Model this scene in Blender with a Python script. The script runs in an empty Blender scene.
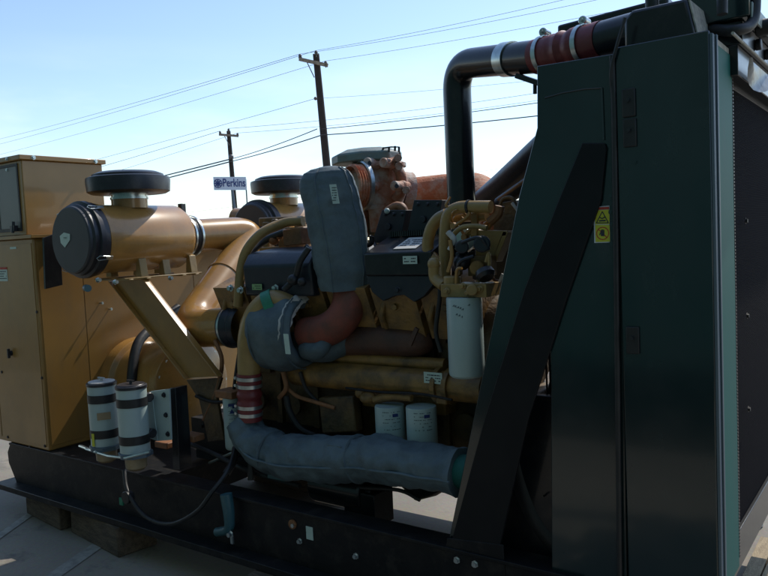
import bpy, bmesh, math, random
from mathutils import Vector, Matrix, noise
random.seed(7)
V = Vector
SC = bpy.context.scene
COL = SC.collection
# ------------------------------------------------------------------ camera
F = 745.0; YAW = math.radians(36); PIT = math.radians(-3.84); ROLL = math.radians(2.7)
CAM = V((0, 0, 1.7))
FW = V((-math.sin(YAW)*math.cos(PIT), math.cos(YAW)*math.cos(PIT), math.sin(PIT)))
r0 = V((math.cos(YAW), math.sin(YAW), 0)); u0 = r0.cross(FW)
RT = r0*math.cos(ROLL) - u0*math.sin(ROLL); UP = r0*math.sin(ROLL) + u0*math.cos(ROLL)
cam = bpy.data.objects.new('camera', bpy.data.cameras.new('camera')); COL.objects.link(cam)
cam.matrix_world = Matrix(((RT.x, UP.x, -FW.x, CAM.x), (RT.y, UP.y, -FW.y, CAM.y), (RT.z, UP.z, -FW.z, CAM.z), (0, 0, 0, 1)))
cam.data.sensor_width = 36; cam.data.lens = 36*F/768; cam.data.clip_end = 3000; cam.data.clip_start = .05
SC.camera = cam

def at(x, y, X=None, Y=None, Z=None, d=None):
    """surveyed point: a sight line from the camera met with a known plane of the place"""
    v = FW + RT*((x-384)/F) + UP*((288-y)/F)
    if X is not None: t = X/v.x
    elif Y is not None: t = Y/v.y
    elif Z is not None: t = (Z-CAM.z)/v.z
    else: t = d
    return CAM + v*t

# ------------------------------------------------------------------ materials
def mat(name, base, rough=.5, metal=0, c2=None, nscale=6, namt=.5, bump=0, bscale=40, coat=0, rvar=0, spec=.5, detail=4, lo=.4, hi=.65, stretch=None):
    m = bpy.data.materials.new(name); m.use_nodes = True
    nt = m.node_tree; b = nt.nodes['Principled BSDF']; N = nt.nodes.new; L = nt.links.new
    b.inputs['Base Color'].default_value = (*base, 1); b.inputs['Roughness'].default_value = rough
    b.inputs['Metallic'].default_value = metal; b.inputs['Specular IOR Level'].default_value = spec
    if coat: b.inputs['Coat Weight'].default_value = coat; b.inputs['Coat Roughness'].default_value = .08
    tc = N('ShaderNodeTexCoord'); vec = tc.outputs['Object']
    if stretch:
        mp = N('ShaderNodeMapping'); mp.inputs['Scale'].default_value = stretch; L(vec, mp.inputs[0]); vec = mp.outputs[0]
    n = N('ShaderNodeTexNoise'); n.inputs['Scale'].default_value = nscale; n.inputs['Detail'].default_value = detail; n.inputs['Roughness'].default_value = .62
    L(vec, n.inputs['Vector'])
    mr = N('ShaderNodeMapRange'); mr.inputs[1].default_value = lo; mr.inputs[2].default_value = hi; L(n.outputs['Fac'], mr.inputs[0])
    if c2:
        mx = N('ShaderNodeMix'); mx.data_type = 'RGBA'; mu = N('ShaderNodeMath'); mu.operation = 'MULTIPLY'; mu.inputs[1].default_value = namt
        L(mr.outputs[0], mu.inputs[0]); L(mu.outputs[0], mx.inputs[0])
        mx.inputs[6].default_value = (*base, 1); mx.inputs[7].default_value = (*c2, 1); L(mx.outputs[2], b.inputs['Base Color'])
    if rvar:
        m2 = N('ShaderNodeMapRange'); m2.inputs[1].default_value = .3; m2.inputs[2].default_value = .7
        m2.inputs[3].default_value = max(.03, rough-rvar); m2.inputs[4].default_value = min(1, rough+rvar)
        L(n.outputs['Fac'], m2.inputs[0]); L(m2.outputs[0], b.inputs['Roughness'])
    if bump:
        n2 = N('ShaderNodeTexNoise'); n2.inputs['Scale'].default_value = bscale; n2.inputs['Detail'].default_value = 5; L(vec, n2.inputs['Vector'])
        bp = N('ShaderNodeBump'); bp.inputs['Strength'].default_value = bump; bp.inputs['Distance'].default_value = .01
        L(n2.outputs['Fac'], bp.inputs['Height']); L(bp.outputs[0], b.inputs['Normal'])
    return m

M = {}
M['gold'] = mat('gold_paint', (.40, .205, .052), .30, c2=(.26, .135, .036), nscale=5, namt=.7, bump=.03, bscale=9, coat=.35, rvar=.06)
M['enclosure'] = mat('enclosure_paint', (.34, .18, .045), .36, c2=(.27, .145, .038), nscale=3, namt=.7, bump=.05, bscale=4, coat=.25, rvar=.06)
M['engine'] = mat('engine_paint', (.30, .165, .048), .45, c2=(.06, .045, .028), nscale=9, namt=.75, bump=.3, bscale=60)
M['block'] = mat('engine_block_paint', (.13, .08, .032), .55, c2=(.03, .024, .018), nscale=8, namt=.85, bump=.5, bscale=45)
M['olive'] = mat('tube_paint', (.33, .215, .075), .38, c2=(.22, .14, .05), nscale=12, namt=.6, bump=.1)
M['black'] = mat('black_paint', (.006, .008, .011), .30, spec=.35, c2=(.016, .018, .020), nscale=4, namt=.7, coat=.3, bump=.03, bscale=15)
M['skid'] = mat('skid_paint', (.006, .007, .009), .5, spec=.3, c2=(.030, .026, .022), nscale=5, namt=.55, bump=.12, bscale=30, lo=.48, hi=.75)
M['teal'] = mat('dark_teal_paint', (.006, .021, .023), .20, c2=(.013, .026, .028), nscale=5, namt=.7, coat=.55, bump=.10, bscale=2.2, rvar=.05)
M['blockerteal'] = mat('blocker_teal_paint', (.035, .09, .088), .45, c2=(.03, .075, .073), nscale=2, namt=.6)  # one teal tone for the added sky blocker behind the camera
M['matt'] = mat('matt_black_paint', (.005, .006, .008), .5, spec=.25, c2=(.010, .011, .013), nscale=6, namt=.7)
def dust(m, col, amt, sc):
    nt = m.node_tree; N = nt.nodes.new; L = nt.links.new; b = nt.nodes['Principled BSDF']
    src = b.inputs['Base Color'].links[0].from_socket
    tc = N('ShaderNodeTexCoord'); mp = N('ShaderNodeMapping'); mp.inputs['Scale'].default_value = sc; L(tc.outputs['Object'], mp.inputs[0])
    n = N('ShaderNodeTexNoise'); n.inputs['Scale'].default_value = 6; n.inputs['Detail'].default_value = 8; n.inputs['Roughness'].default_value = .7; L(mp.outputs[0], n.inputs['Vector'])
    r = N('ShaderNodeMapRange'); r.inputs[1].default_value = .5; r.inputs[2].default_value = .8; r.inputs[4].default_value = amt; L(n.outputs['Fac'], r.inputs[0])
    x = N('ShaderNodeMix'); x.data_type = 'RGBA'; L(r.outputs[0], x.inputs[0]); L(src, x.inputs[6]); x.inputs[7].default_value = (*col, 1); L(x.outputs[2], b.inputs['Base Color'])
M['slot'] = mat('matt_black_slot', (.004, .007, .008), .55, spec=.2)
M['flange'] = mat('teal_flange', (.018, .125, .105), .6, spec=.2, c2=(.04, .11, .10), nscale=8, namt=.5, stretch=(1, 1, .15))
M['trim'] = mat('grey_trim', (.10, .135, .165), .5, metal=.1, c2=(.09, .13, .15), nscale=10, namt=.5, stretch=(1, 1, .2))
M['navy'] = mat('valve_cover_paint', (.009, .014, .025), .38, c2=(.02, .024, .032), nscale=8, namt=.7, bump=.1)
M['rubber'] = mat('black_rubber', (.012, .013, .015), .5, c2=(.03, .03, .03), nscale=14, namt=.5, bump=.1)
M['plastic'] = mat('black_plastic', (.016, .017, .022), .38, c2=(.035, .035, .04), nscale=6, namt=.5)
M['capend'] = mat('grey_black_cover', (.035, .037, .042), .5, c2=(.05, .05, .055), nscale=6, namt=.5)
M['blanket'] = mat('insulation_cloth', (.105, .145, .165), .66, c2=(.06, .088, .105), nscale=7, namt=.8, bump=.7, bscale=16)
M['lining'] = mat('blanket_lining', (.55, .53, .50), .8, c2=(.35, .35, .34), nscale=20, namt=.6, bump=.5)
M['rust'] = mat('rusty_cast_iron', (.46, .15, .065), .8, c2=(.50, .30, .20), nscale=16, namt=.8, bump=.5, bscale=70, lo=.45, hi=.6)
M['rusthot'] = mat('red_oxide_elbow', (.24, .062, .04), .6, c2=(.12, .05, .035), nscale=11, namt=.9, bump=.2)
M['castrust'] = mat('stained_casting', (.50, .42, .36), .7, c2=(.36, .13, .06), nscale=8, namt=.9, bump=.5, bscale=60, lo=.42, hi=.58)
M['redhose'] = mat('red_silicone', (.19, .028, .03), .42, c2=(.12, .02, .022), nscale=10, namt=.6, bump=.15)
M['steel'] = mat('plated_steel', (.55, .62, .62), .28, metal=.85, c2=(.3, .34, .34), nscale=20, namt=.5)
M['greentape'] = mat('green_cover', (.02, .22, .13), .5, c2=(.02, .13, .08), nscale=20, namt=.6, bump=.3)
M['tealcover'] = mat('teal_flange_cover', (.16, .22, .21), .55, c2=(.18, .17, .15), nscale=12, namt=.7, bump=.3)
M['white'] = mat('white_filter', (.40, .50, .49), .38, c2=(.31, .40, .40), nscale=3, namt=.6)
M['label'] = mat('pale_label', (.50, .62, .56), .5, c2=(.40, .52, .48), nscale=20, namt=.6)
M['cream'] = mat('dusty_cream', (.46, .44, .38), .75, c2=(.22, .22, .20), nscale=40, namt=.8, bump=.3)
M['ink'] = mat('ink', (.02, .03, .05), .6)
M['redink'] = mat('red_ink', (.45, .05, .03), .6)
M['yellowlab'] = mat('yellow_sticker', (.55, .55, .04), .5)
M['signwhite'] = mat('sign_panel', (.62, .66, .74), .6, c2=(.55, .6, .7), nscale=4, namt=.5)
M['signblue'] = mat('sign_blue', (.02, .04, .17), .6)
M['lightbeam'] = mat('galvanised_beam', (.36, .44, .44), .5, metal=.2, c2=(.2, .25, .25), nscale=9, namt=.7)
M['bowl'] = mat('amber_bowl', (.32, .24, .14), .25, c2=(.2, .15, .08), nscale=9, namt=.5)
M['film'] = mat('plastic_sheet', (.22, .24, .25), .35, c2=(.3, .32, .33), nscale=12, namt=.6, bump=.5, bscale=20)
M['timber'] = mat('weathered_timber', (.13, .095, .062), .9, c2=(.05, .038, .028), nscale=7, namt=.8, bump=.8, bscale=30, stretch=(1, 5, 5))
M['plank'] = mat('pale_plank', (.36, .28, .17), .85, c2=(.2, .15, .09), nscale=8, namt=.7, bump=.6, stretch=(6, 1, 6))
M['pole'] = mat('creosoted_pole', (.045, .032, .025), .9, c2=(.02, .016, .014), nscale=6, namt=.8, bump=.8, stretch=(6, 6, .6))
M['crossarm'] = mat('crossarm_wood', (.30, .24, .17), .85, c2=(.12, .09, .07), nscale=6, namt=.8)
M['insul'] = mat('insulator', (.10, .09, .085), .4)
M['wire'] = mat('wire', (.03, .03, .035), .7)
M['orangew'] = mat('brown_bracket', (.28, .12, .05), .6, c2=(.12, .06, .03), nscale=14, namt=.7, bump=.4)
M['valvepaint'] = mat('blue_green_valve', (.03, .10, .12), .4, c2=(.05, .13, .15), nscale=12, namt=.6)
M['stone'] = mat('pale_block', (.62, .60, .54), .85, c2=(.45, .43, .38), nscale=12, namt=.6, bump=.4)
M['paintline'] = mat('worn_line_paint', (.32, .31, .27), .85, c2=(.21, .2, .18), nscale=18, namt=1, bump=.3)

def grille_mat():
    m = mat('black_core_mesh', (.004, .004, .007), .9, spec=.05)
    nt = m.node_tree; N = nt.nodes.new; L = nt.links.new; b = nt.nodes['Principled BSDF']
    tc = N('ShaderNodeTexCoord'); w = N('ShaderNodeTexWave'); w.bands_direction = 'Z'; w.inputs['Scale'].default_value = 60
    L(tc.outputs['Object'], w.inputs['Vector'])
    bp = N('ShaderNodeBump'); bp.inputs['Strength'].default_value = .3; bp.inputs['Distance'].default_value = .01
    L(w.outputs['Fac'], bp.inputs['Height']); L(bp.outputs[0], b.inputs['Normal'])
    return m
M['core'] = grille_mat()

def ground_mat():
    m = bpy.data.materials.new('concrete'); m.use_nodes = True; nt = m.node_tree; b = nt.nodes['Principled BSDF']; N = nt.nodes.new; L = nt.links.new
    tc = N('ShaderNodeTexCoord')
    n1 = N('ShaderNodeTexNoise'); n1.inputs['Scale'].default_value = .7; n1.inputs['Detail'].default_value = 7; L(tc.outputs['Object'], n1.inputs[0])
    n2 = N('ShaderNodeTexNoise'); n2.inputs['Scale'].default_value = 45; n2.inputs['Detail'].default_value = 4; L(tc.outputs['Object'], n2.inputs[0])
    n3 = N('ShaderNodeTexNoise'); n3.inputs['Scale'].default_value = 3.2; n3.inputs['Detail'].default_value = 6; n3.inputs['Roughness'].default_value = .7; L(tc.outputs['Object'], n3.inputs[0])
    cr = N('ShaderNodeValToRGB'); cr.color_ramp.elements[0].color = (.20, .185, .155, 1); cr.color_ramp.elements[1].color = (.34, .30, .24, 1)
    cr.color_ramp.elements[0].position = .3; cr.color_ramp.elements[1].position = .7; L(n1.outputs['Fac'], cr.inputs[0])
    mr = N('ShaderNodeMapRange'); mr.inputs[1].default_value = .56; mr.inputs[2].default_value = .72; L(n3.outputs['Fac'], mr.inputs[0])
    mx = N('ShaderNodeMix'); mx.data_type = 'RGBA'; L(mr.outputs[0], mx.inputs[0]); L(cr.outputs[0], mx.inputs[6]); mx.inputs[7].default_value = (.14, .13, .115, 1)
    m2 = N('ShaderNodeMix'); m2.data_type = 'RGBA'; m2.blend_type = 'MULTIPLY'; m2.inputs[0].default_value = .35; L(mx.outputs[2], m2.inputs[6]); L(n2.outputs['Color'], m2.inputs[7])
    L(m2.outputs[2], b.inputs['Base Color']); b.inputs['Roughness'].default_value = .85
    bp = N('ShaderNodeBump'); bp.inputs['Strength'].default_value = .35; bp.inputs['Distance'].default_value = .004; L(n2.outputs['Fac'], bp.inputs['Height']); L(bp.outputs[0], b.inputs['Normal'])
    return m
M['concrete'] = ground_mat()
dust(M['teal'], (.06, .07, .07), .14, (3, 3, 1)); dust(M['black'], (.10, .10, .09), .2, (3, 3, 3)); dust(M['skid'], (.12, .10, .08), .3, (2, 2, 2))
dust(M['gold'], (.20, .13, .06), .6, (1.5, 1.5, .8)); dust(M['enclosure'], (.22, .14, .06), .6, (2, 2, .6)); dust(M['blanket'], (.05, .05, .045), .5, (2, 2, 2)); dust(M['plastic'], (.12, .11, .10), .3, (3, 3, 3))

# ------------------------------------------------------------------ mesh builder
def crom(pts, n=8):
    P = [V(p) for p in pts]; P = [P[0]*2-P[1]] + P + [P[-1]*2-P[-2]]; out = []
    for i in range(1, len(P)-2):
        for k in range(n):
            t = k/n; a, b, c, d = P[i-1], P[i], P[i+1], P[i+2]
            out.append(.5*((2*b)+(c-a)*t+(2*a-5*b+4*c-d)*t*t+(3*b-a-3*c+d)*t**3))
    out.append(P[-2].copy()); return out

def bend(pts, r, n=8):
    """polyline with rounded corners of radius r"""
    P = [V(p) for p in pts]; out = [P[0]]
    for i in range(1, len(P)-1):
        a, b, c = P[i-1], P[i], P[i+1]; u = (a-b); w = (c-b)
        rr = min(r, u.length*.49, w.length*.49)
        s = b+u.normalized()*rr; e = b+w.normalized()*rr
        for k in range(n+1):
            t = k/n; out.append(s*(1-t)**2+b*2*t*(1-t)+e*t*t)
    out.append(P[-1]); return out

def bolts(name, m, par, items, r=.010, h=.012, n=None):
    for p in items:
        b_ = MB(); b_.bolt(p, n, r, h); b_.build(name, m, par)

class MB:
    def __init__(s): s.v = []; s.f = []; s.sm = []
    def add(s, vs, fs, smooth=False):
        o = len(s.v); s.v += [V(p) for p in vs]; s.f += [tuple(i+o for i in f) for f in fs]; s.sm += [smooth]*len(fs); return s
    def box(s, lo, hi):
        x0, y0, z0 = [min(a, b) for a, b in zip(lo, hi)]; x1, y1, z1 = [max(a, b) for a, b in zip(lo, hi)]
        return s.add([(x0, y0, z0), (x1, y0, z0), (x1, y1, z0), (x0, y1, z0), (x0, y0, z1), (x1, y0, z1), (x1, y1, z1), (x0, y1, z1)],
                     [(0, 3, 2, 1), (4, 5, 6, 7), (0, 1, 5, 4), (1, 2, 6, 5), (2, 3, 7, 6), (3, 0, 4, 7)])
    def obox(s, c, ax, ay, az):
        """box by centre and three half-vectors"""
        c, ax, ay, az = V(c), V(ax), V(ay), V(az)
        if ax.cross(ay).dot(az) < 0: az = -az
        vs = [c+ax*i+ay*j+az*k for k in (-1, 1) for i, j in ((-1, -1), (1, -1), (1, 1), (-1, 1))]
        return s.add(vs, [(0, 3, 2, 1), (4, 5, 6, 7), (0, 1, 5, 4), (1, 2, 6, 5), (2, 3, 7, 6), (3, 0, 4, 7)])
    def bar(s, a, b, w, h, up=(0, 0, 1)):
        a, b = V(a), V(b); d = (b-a); u = V(up); sd = d.cross(u).normalized(); u2 = sd.cross(d).normalized()
        return s.obox((a+b)/2, d/2, sd*w/2, u2*h/2)
    def tube(s, pts, r, seg=20, cap=True, jit=0, flat=None):
        P = [V(p) for p in pts]; n = len(P); rs = r if isinstance(r, (list, tuple)) else [r]*n
        if len(rs) != n: rs = [rs[0]+(rs[-1]-rs[0])*i/(n-1) for i in range(n)]
        T = [(P[min(i+1, n-1)]-P[max(i-1, 0)]).normalized() for i in range(n)]
        up = V((0, 0, 1)) if abs(T[0].z) < .9 else V((1, 0, 0))
        a = (up-T[0]*up.dot(T[0])).normalized(); vs = []
        for i in range(n):
            a = (a-T[i]*a.dot(T[i])).normalized(); b = T[i].cross(a)
            for k in range(seg):
                an = 2*math.pi*k/seg; ca, sa = math.cos(an), math.sin(an); rr = rs[i]
                if flat: ca *= flat
                p = P[i]+(a*ca+b*sa)*rr
                if jit: p += (a*ca+b*sa)*jit*(noise.noise(p*9)+.5*noise.noise(p*26))
                vs.append(p)
        fs = [(i*seg+k, i*seg+(k+1) % seg, (i+1)*seg+(k+1) % seg, (i+1)*seg+k) for i in range(n-1) for k in range(seg)]
        s.add(vs, fs, True)
        if cap: s.add(vs[:seg], [tuple(range(seg-1, -1, -1))]); s.add(vs[-seg:], [tuple(range(seg))])
        return s
    def lathe(s, o, ax, prof, seg=32, sx=1):
        """prof: (radius, height) list along the axis"""
        o, ax = V(o), V(ax).normalized(); t = V((0, 0, 1)) if abs(ax.z) < .9 else V((1, 0, 0))
        a = (t-ax*t.dot(ax)).normalized(); b = ax.cross(a)
        for (r1, h1), (r2, h2) in zip(prof[:-1], prof[1:]):
            vs = []
            for r, h in ((r1, h1), (r2, h2)):
                for k in range(seg):
                    an = 2*math.pi*k/seg; vs.append(o+ax*h+(a*math.cos(an)+b*math.sin(an)*sx)*r)
            s.add(vs, [(k, (k+1) % seg, seg+(k+1) % seg, seg+k) for k in range(seg)], abs(h2-h1) > 1e-5 and abs(r2-r1) < 1e9)
        return s
    def cyl(s, a, b, r, seg=24, ch=.0):
        a, b = V(a), V(b); h = (b-a).length
        if ch: return s.lathe(a, b-a, [(0.0001, 0), (r-ch, 0), (r, ch), (r, h-ch), (r-ch, h), (0.0001, h)], seg)
        return s.lathe(a, b-a, [(0.0001, 0), (r, 0), (r, h), (0.0001, h)], seg)
    def prism(s, poly, w):
        """planar 3-d polygon pushed along w"""
        P = [V(p) for p in poly]; w = V(w); n = len(P)
        nrm = V((0, 0, 0))
        for i in range(n): nrm += P[i].cross(P[(i+1) % n])
        if nrm.dot(w) > 0: P.reverse()
        s.add(P+[p+w for p in P], [tuple(range(n)), tuple(range(2*n-1, n-1, -1))]+[(i, n+i, n+(i+1) % n, (i+1) % n) for i in range(n)])
        return s
    def ball(s, c, r, seg=16, sc=(1, 1, 1)):
        c = V(c); vs = []; n = seg//2
        for i in range(n+1):
            t = math.pi*i/n
            for k in range(seg):
                p = 2*math.pi*k/seg; vs.append(c+V((r*sc[0]*math.sin(t)*math.cos(p), r*sc[1]*math.sin(t)*math.sin(p), r*sc[2]*math.cos(t))))
        return s.add(vs, [(i*seg+k, (i+1)*seg+k, (i+1)*seg+(k+1) % seg, i*seg+(k+1) % seg) for i in range(n) for k in range(seg)], True)
    def bolt(s, p, n, r=.009, h=.008):
        p, n = V(p), V(n).normalized(); return s.lathe(p, n, [(r*1.5, 0), (r*1.5, .002), (r, .002), (r, h), (.0001, h)], 6)
    def build(s, name, m, parent=None, bev=0, label=None, seg=2):
        dp = 0; q = parent
        while q is not None: dp += 1; q = q.parent
        if dp >= 3: parent = parent.parent
        off = V((0, 0, 0)); q = parent
        while q is not None: off += q.location; q = q.parent
        me = bpy.data.meshes.new(name); me.from_pydata([p-off for p in s.v], [], s.f); me.update()
        bm = bmesh.new(); bm.from_mesh(me); bmesh.ops.remove_doubles(bm, verts=bm.verts, dist=1e-5)
        bm.to_mesh(me); bm.free()
        o = bpy.data.objects.new(name, me); COL.objects.link(o); me.materials.append(M[m] if isinstance(m, str) else m)
        for p in me.polygons: p.use_smooth = True
        me.update()
        if bev:
            b = o.modifiers.new('bevel', 'BEVEL'); b.width = bev; b.segments = seg; b.limit_method = 'ANGLE'; b.angle_limit = math.radians(40); b.harden_normals = False
        if hasattr(me, 'set_sharp_from_angle'): me.set_sharp_from_angle(angle=math.radians(35))
        if parent is not None: o.parent = parent
        if label: o['label'] = label
        return o

def empty(name, loc):
    o = bpy.data.objects.new(name, None); COL.objects.link(o); o.location = loc; o.empty_display_size = .2; return o
def tag(o, label, cat, group=None, kind=None):
    if label: o['label'] = label
    if cat: o['category'] = cat
    if group: o['group'] = group
    if kind: o['kind'] = kind
    return o
def text_into(mb, s, origin, u, v, size, depth=.003, bold=.0, width=None):
    """letters laid out flat on a real surface: origin, right vector u, up vector v"""
    cu = bpy.data.curves.new('lettering', 'FONT'); cu.body = s; cu.size = size; cu.extrude = 0; cu.offset = bold
    o = bpy.data.objects.new('lettering', cu); COL.objects.link(o)
    dg = bpy.context.evaluated_depsgraph_get(); me = o.evaluated_get(dg).to_mesh()
    u, v = V(u).normalized(), V(v).normalized(); n = u.cross(v); origin = V(origin)
    w = max((p.co.x for p in me.vertices), default=0); kx = width/w if width else 1
    vs = [origin+u*p.co.x*kx+v*p.co.y+n*depth for p in me.vertices]; fs = [tuple(p.vertices) for p in me.polygons]
    mb.add(vs, fs); o.evaluated_get(dg).to_mesh_clear(); bpy.data.objects.remove(o); bpy.data.curves.remove(cu)
    return w
def scribble(mb, c, u, v, w, h, rows=4, n=None, seed=1, th=None, hand=False):
    """small dark marks in rows, as unreadably small print"""
    rnd = random.Random(seed); c, u, v = V(c), V(u).normalized(), V(v).normalized(); n = u.cross(v)
    rh = h/rows; th = th or rh*.35
    for i in range(rows):
        x = -w/2; y = h/2-rh*(i+.5)
        while x < w/2:
            ww = min(rnd.uniform(.06, .2)*w, w/2-x)
            if ww > .01*w and rnd.random() < .85: mb.obox(c+u*(x+ww/2)+v*(y+(rnd.uniform(-.3, .3)*rh if hand else 0)), u*ww/2, v*th/2, n*.0006)
            x += ww+.04*w
Yn = 2.45
X_, Y_, Z_ = V((1, 0, 0)), V((0, 1, 0)), V((0, 0, 1))
# ------------------------------------------------------------------ world, sun
w = bpy.data.worlds.new('World'); SC.world = w; w.use_nodes = True; nt = w.node_tree
SUN = V((.10, .86, 1.0)).normalized()
sky = nt.nodes.new('ShaderNodeTexSky'); sky.sky_type = 'NISHITA'; sky.sun_disc = False
sky.sun_elevation = math.asin(SUN.z); sky.sun_rotation = math.atan2(SUN.x, SUN.y)
sky.air_density = 1.0; sky.dust_density = .35; sky.ozone_density = 1.6
bg = nt.nodes['Background']; bg.inputs['Strength'].default_value = .134
tc = nt.nodes.new('ShaderNodeTexCoord'); mp = nt.nodes.new('ShaderNodeMapping'); mp.inputs['Scale'].default_value = (1, 1, 4.0)
nz = nt.nodes.new('ShaderNodeTexNoise'); nz.inputs['Scale'].default_value = 2.6; nz.inputs['Detail'].default_value = 7; nz.inputs['Roughness'].default_value = .55
L = nt.links.new
L(tc.outputs['Generated'], mp.inputs[0]); L(mp.outputs[0], nz.inputs['Vector'])
mr = nt.nodes.new('ShaderNodeMapRange'); mr.inputs[1].default_value = .46; mr.inputs[2].default_value = .72; L(nz.outputs['Fac'], mr.inputs[0])
sep = nt.nodes.new('ShaderNodeSeparateXYZ'); L(tc.outputs['Generated'], sep.inputs[0])
el = nt.nodes.new('ShaderNodeMapRange'); el.inputs[1].default_value = .02; el.inputs[2].default_value = .26; el.inputs[3].default_value = .8; el.inputs[4].default_value = 0
L(sep.outputs['Z'], el.inputs[0])
mu = nt.nodes.new('ShaderNodeMath'); mu.operation = 'MULTIPLY'; L(mr.outputs[0], mu.inputs[0]); L(el.outputs[0], mu.inputs[1])
mix = nt.nodes.new('ShaderNodeMix'); mix.data_type = 'RGBA'; L(mu.outputs[0], mix.inputs[0]); L(sky.outputs[0], mix.inputs[6]); mix.inputs[7].default_value = (6.6, 7.1, 7.6, 1)
L(mix.outputs[2], bg.inputs['Color'])
sl = bpy.data.lights.new('sun', 'SUN'); sl.energy = 2.7; sl.angle = math.radians(.55); sl.color = (1, .94, .84)
so = bpy.data.objects.new('sun', sl); COL.objects.link(so); so.rotation_euler = SUN.to_track_quat('Z', 'Y').to_euler()
SC.view_settings.view_transform = 'Standard'; SC.view_settings.look = 'None'; SC.view_settings.gamma = 1; SC.view_settings.exposure = .54
SC.cycles.use_denoising = True; SC.cycles.max_bounces = 6

# ------------------------------------------------------------------ ground
g = MB(); g.add([(-900, -900, 0), (900, -900, 0), (900, 900, 0), (-900, 900, 0)], [(0, 1, 2, 3)])
tag(g.build('ground', 'concrete'), None, None, kind='structure')
g = MB()   # a worn painted line on the yard
a, b = at(60, 572, Z=0), at(96, 547, Z=0); d = (b-a).normalized(); sd = V((-d.y, d.x, 0))*.045
g.add([a-d*1.5-sd+Z_*.004, a-d*1.5+sd+Z_*.004, b+d*.25+sd+Z_*.004, b+d*.25-sd+Z_*.004], [(3, 2, 1, 0)])
tag(g.build('road_marking', 'paintline'), None, None, kind='structure')
g = MB()   # saw-cut joints of the slab
a, b = at(0, 536, Z=0), at(34, 512, Z=0); d = (b-a).normalized(); sd = V((-d.y, d.x, 0))*.03
g.add([a-d*2-sd+Z_*.004, a-d*2+sd+Z_*.004, b+d*.3+sd+Z_*.004, b+d*.3-sd+Z_*.004], [(3, 2, 1, 0)])
tag(g.build('pavement_line', 'paintline'), None, None, kind='structure')

# ------------------------------------------------------------------ the generator set
G = empty('generator_set', (-2.6, 3.1, 0))
tag(G, 'large gold and black diesel generator set on a black steel skid, filling the yard', 'generator')
# ---- skid
XE = -4.92; XR = -.98
s = MB()
top = [at(9, 447, Y=Yn), at(6, 458, Y=Yn), at(7, 466, Y=Yn), at(18, 478, Y=Yn)]
z1, z0 = .455, .185
s.prism([(XE+.02, Yn, z1), (XE-.02, Yn, z1-.06), (XE-.015, Yn, z1-.13), (XE+.08, Yn, z0), (XR, Yn, z0), (XR, Yn, z1)], (0, .012, 0))
s.box((XE+.03, Yn-.012, z1), (XR, Yn+.11, z1+.014))
s.build('skid_rail', 'skid', G, .002, label='near black skid rail')
s = MB(); s.box((XE-.05, Yn-.085, z0-.012), (XR, Yn+.05, z0+.024))
s.build('bottom_flange', 'skid', G, .003)
s = MB(); s.box((XE+.03, 3.75, z0), (XR, 3.765, z1)); s.box((XE+.03, 3.66, z1), (XR, 3.77, z1+.014)); s.box((XE, 3.68, z0-.012), (XR, 3.85, z0))
s.build('skid_rail', 'skid', G, .002, label='far black skid rail')
for x in (-4.75, -3.55, -1.15):
    s = MB(); s.box((x-.05, Yn+.02, z0+.03), (x+.05, 3.745, z1-.03)); s.build('cross_member', 'skid', G, .003)
s = MB(); s.box((-4.5, Yn+.115, z1-.02), (-3.35, 3.65, z1)); s.build('deck_plate', 'skid', G)
# rail fittings: hole, tag, bolts
s = MB(); p = at(310, 533, Y=Yn); s.box(p+V((-.02, -.004, -.03)), p+V((.02, -.001, .03))); s.build('rail_tag', 'label', G)
bolts('rail_bolt', 'steel', G, [at(*q, Y=Yn) for q in ((294, 525), (300, 541), (356, 556))], .010, .014, -Y_)
s = MB(); p = at(293, 524, Y=Yn); s.cyl(p, p-Y_*.008, .022); s.build('rail_plug', 'orangew', G)
s = MB(); p = at(227, 500, Y=Yn-.05)
s.tube(bend([at(226, 494, Y=2.40), at(229, 512, Y=2.40), at(230, 530, Y=2.40), at(217, 532, Y=2.40)], .04), [.030, .022, .026, .022], 16)
vz = s.build('drain_valve', 'valvepaint', G)
s = MB(); q = at(231, 534, Y=2.39); s.bolt(q, -Y_, .012, .02); s.box(q+V((-.008, 0, -.05)), q+V((.008, .01, -.01))); s.build('valve_bolt', 'steel', vz)

# ---- generator housing with control cabinet
XG = -4.42
h = MB(); h.box((-5.36, Yn, .47), (XG, 4.55, 1.80)); hz = h.build('generator_housing', 'enclosure', G, .008)
s = MB()                                     # sheet seams and edge folds standing 2-3 mm proud
s.box((XG, Yn+.02, .50), (XG+.003, 2.76, 1.78)); s.box((XG, 2.768, .50), (XG+.003, 3.66, 1.78))
s.box((XG, 3.668, .50), (XG+.003, 4.53, 1.78)); s.build('end_panel', 'enclosure', hz, .001)
s = MB(); s.box((-4.98, Yn-.003, .50), (XG-.02, Yn, 1.77)); s.box((-5.34, Yn-.003, .50), (-4.99, Yn, 1.77)); s.build('side_door', 'enclosure', hz, .001)
s = MB(); s.box((-5.38, Yn-.02, 1.80), (XG+.02, 4.57, 1.822)); s.build('roof_flange', 'enclosure', hz, .002)
bolts('corner_screw', 'plastic', hz, [at(*q, Y=Yn-.003) for q in ((37, 312), (42, 378), (45, 446), (2, 372), (8, 437), (30, 447))], .007, .006, -Y_)
for q in ((100, 303), (109, 309), (104, 365), (114, 372)):
    s = MB(); p = at(*q, X=XG+.003); s.cyl(p, p+X_*.028, .0045, 10); s.bolt(p+X_*.026, X_, .007, .006); s.build('stud', 'steel', hz)
s = MB(); p = at(12, 353, Y=Yn); s.cyl(p, p-Y_*.014, .017, 20); s.box(p+V((-.006, -.03, -.03)), p+V((.006, -.014, .03))); s.build('latch', 'plastic', hz)
s = MB(); p = at(13.5, 248, Y=Yn-.003); s.box(p+V((-.04, -.002, -.007)), p+V((.035, 0, .007))); s.build('small_plate', 'label', hz)
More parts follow.
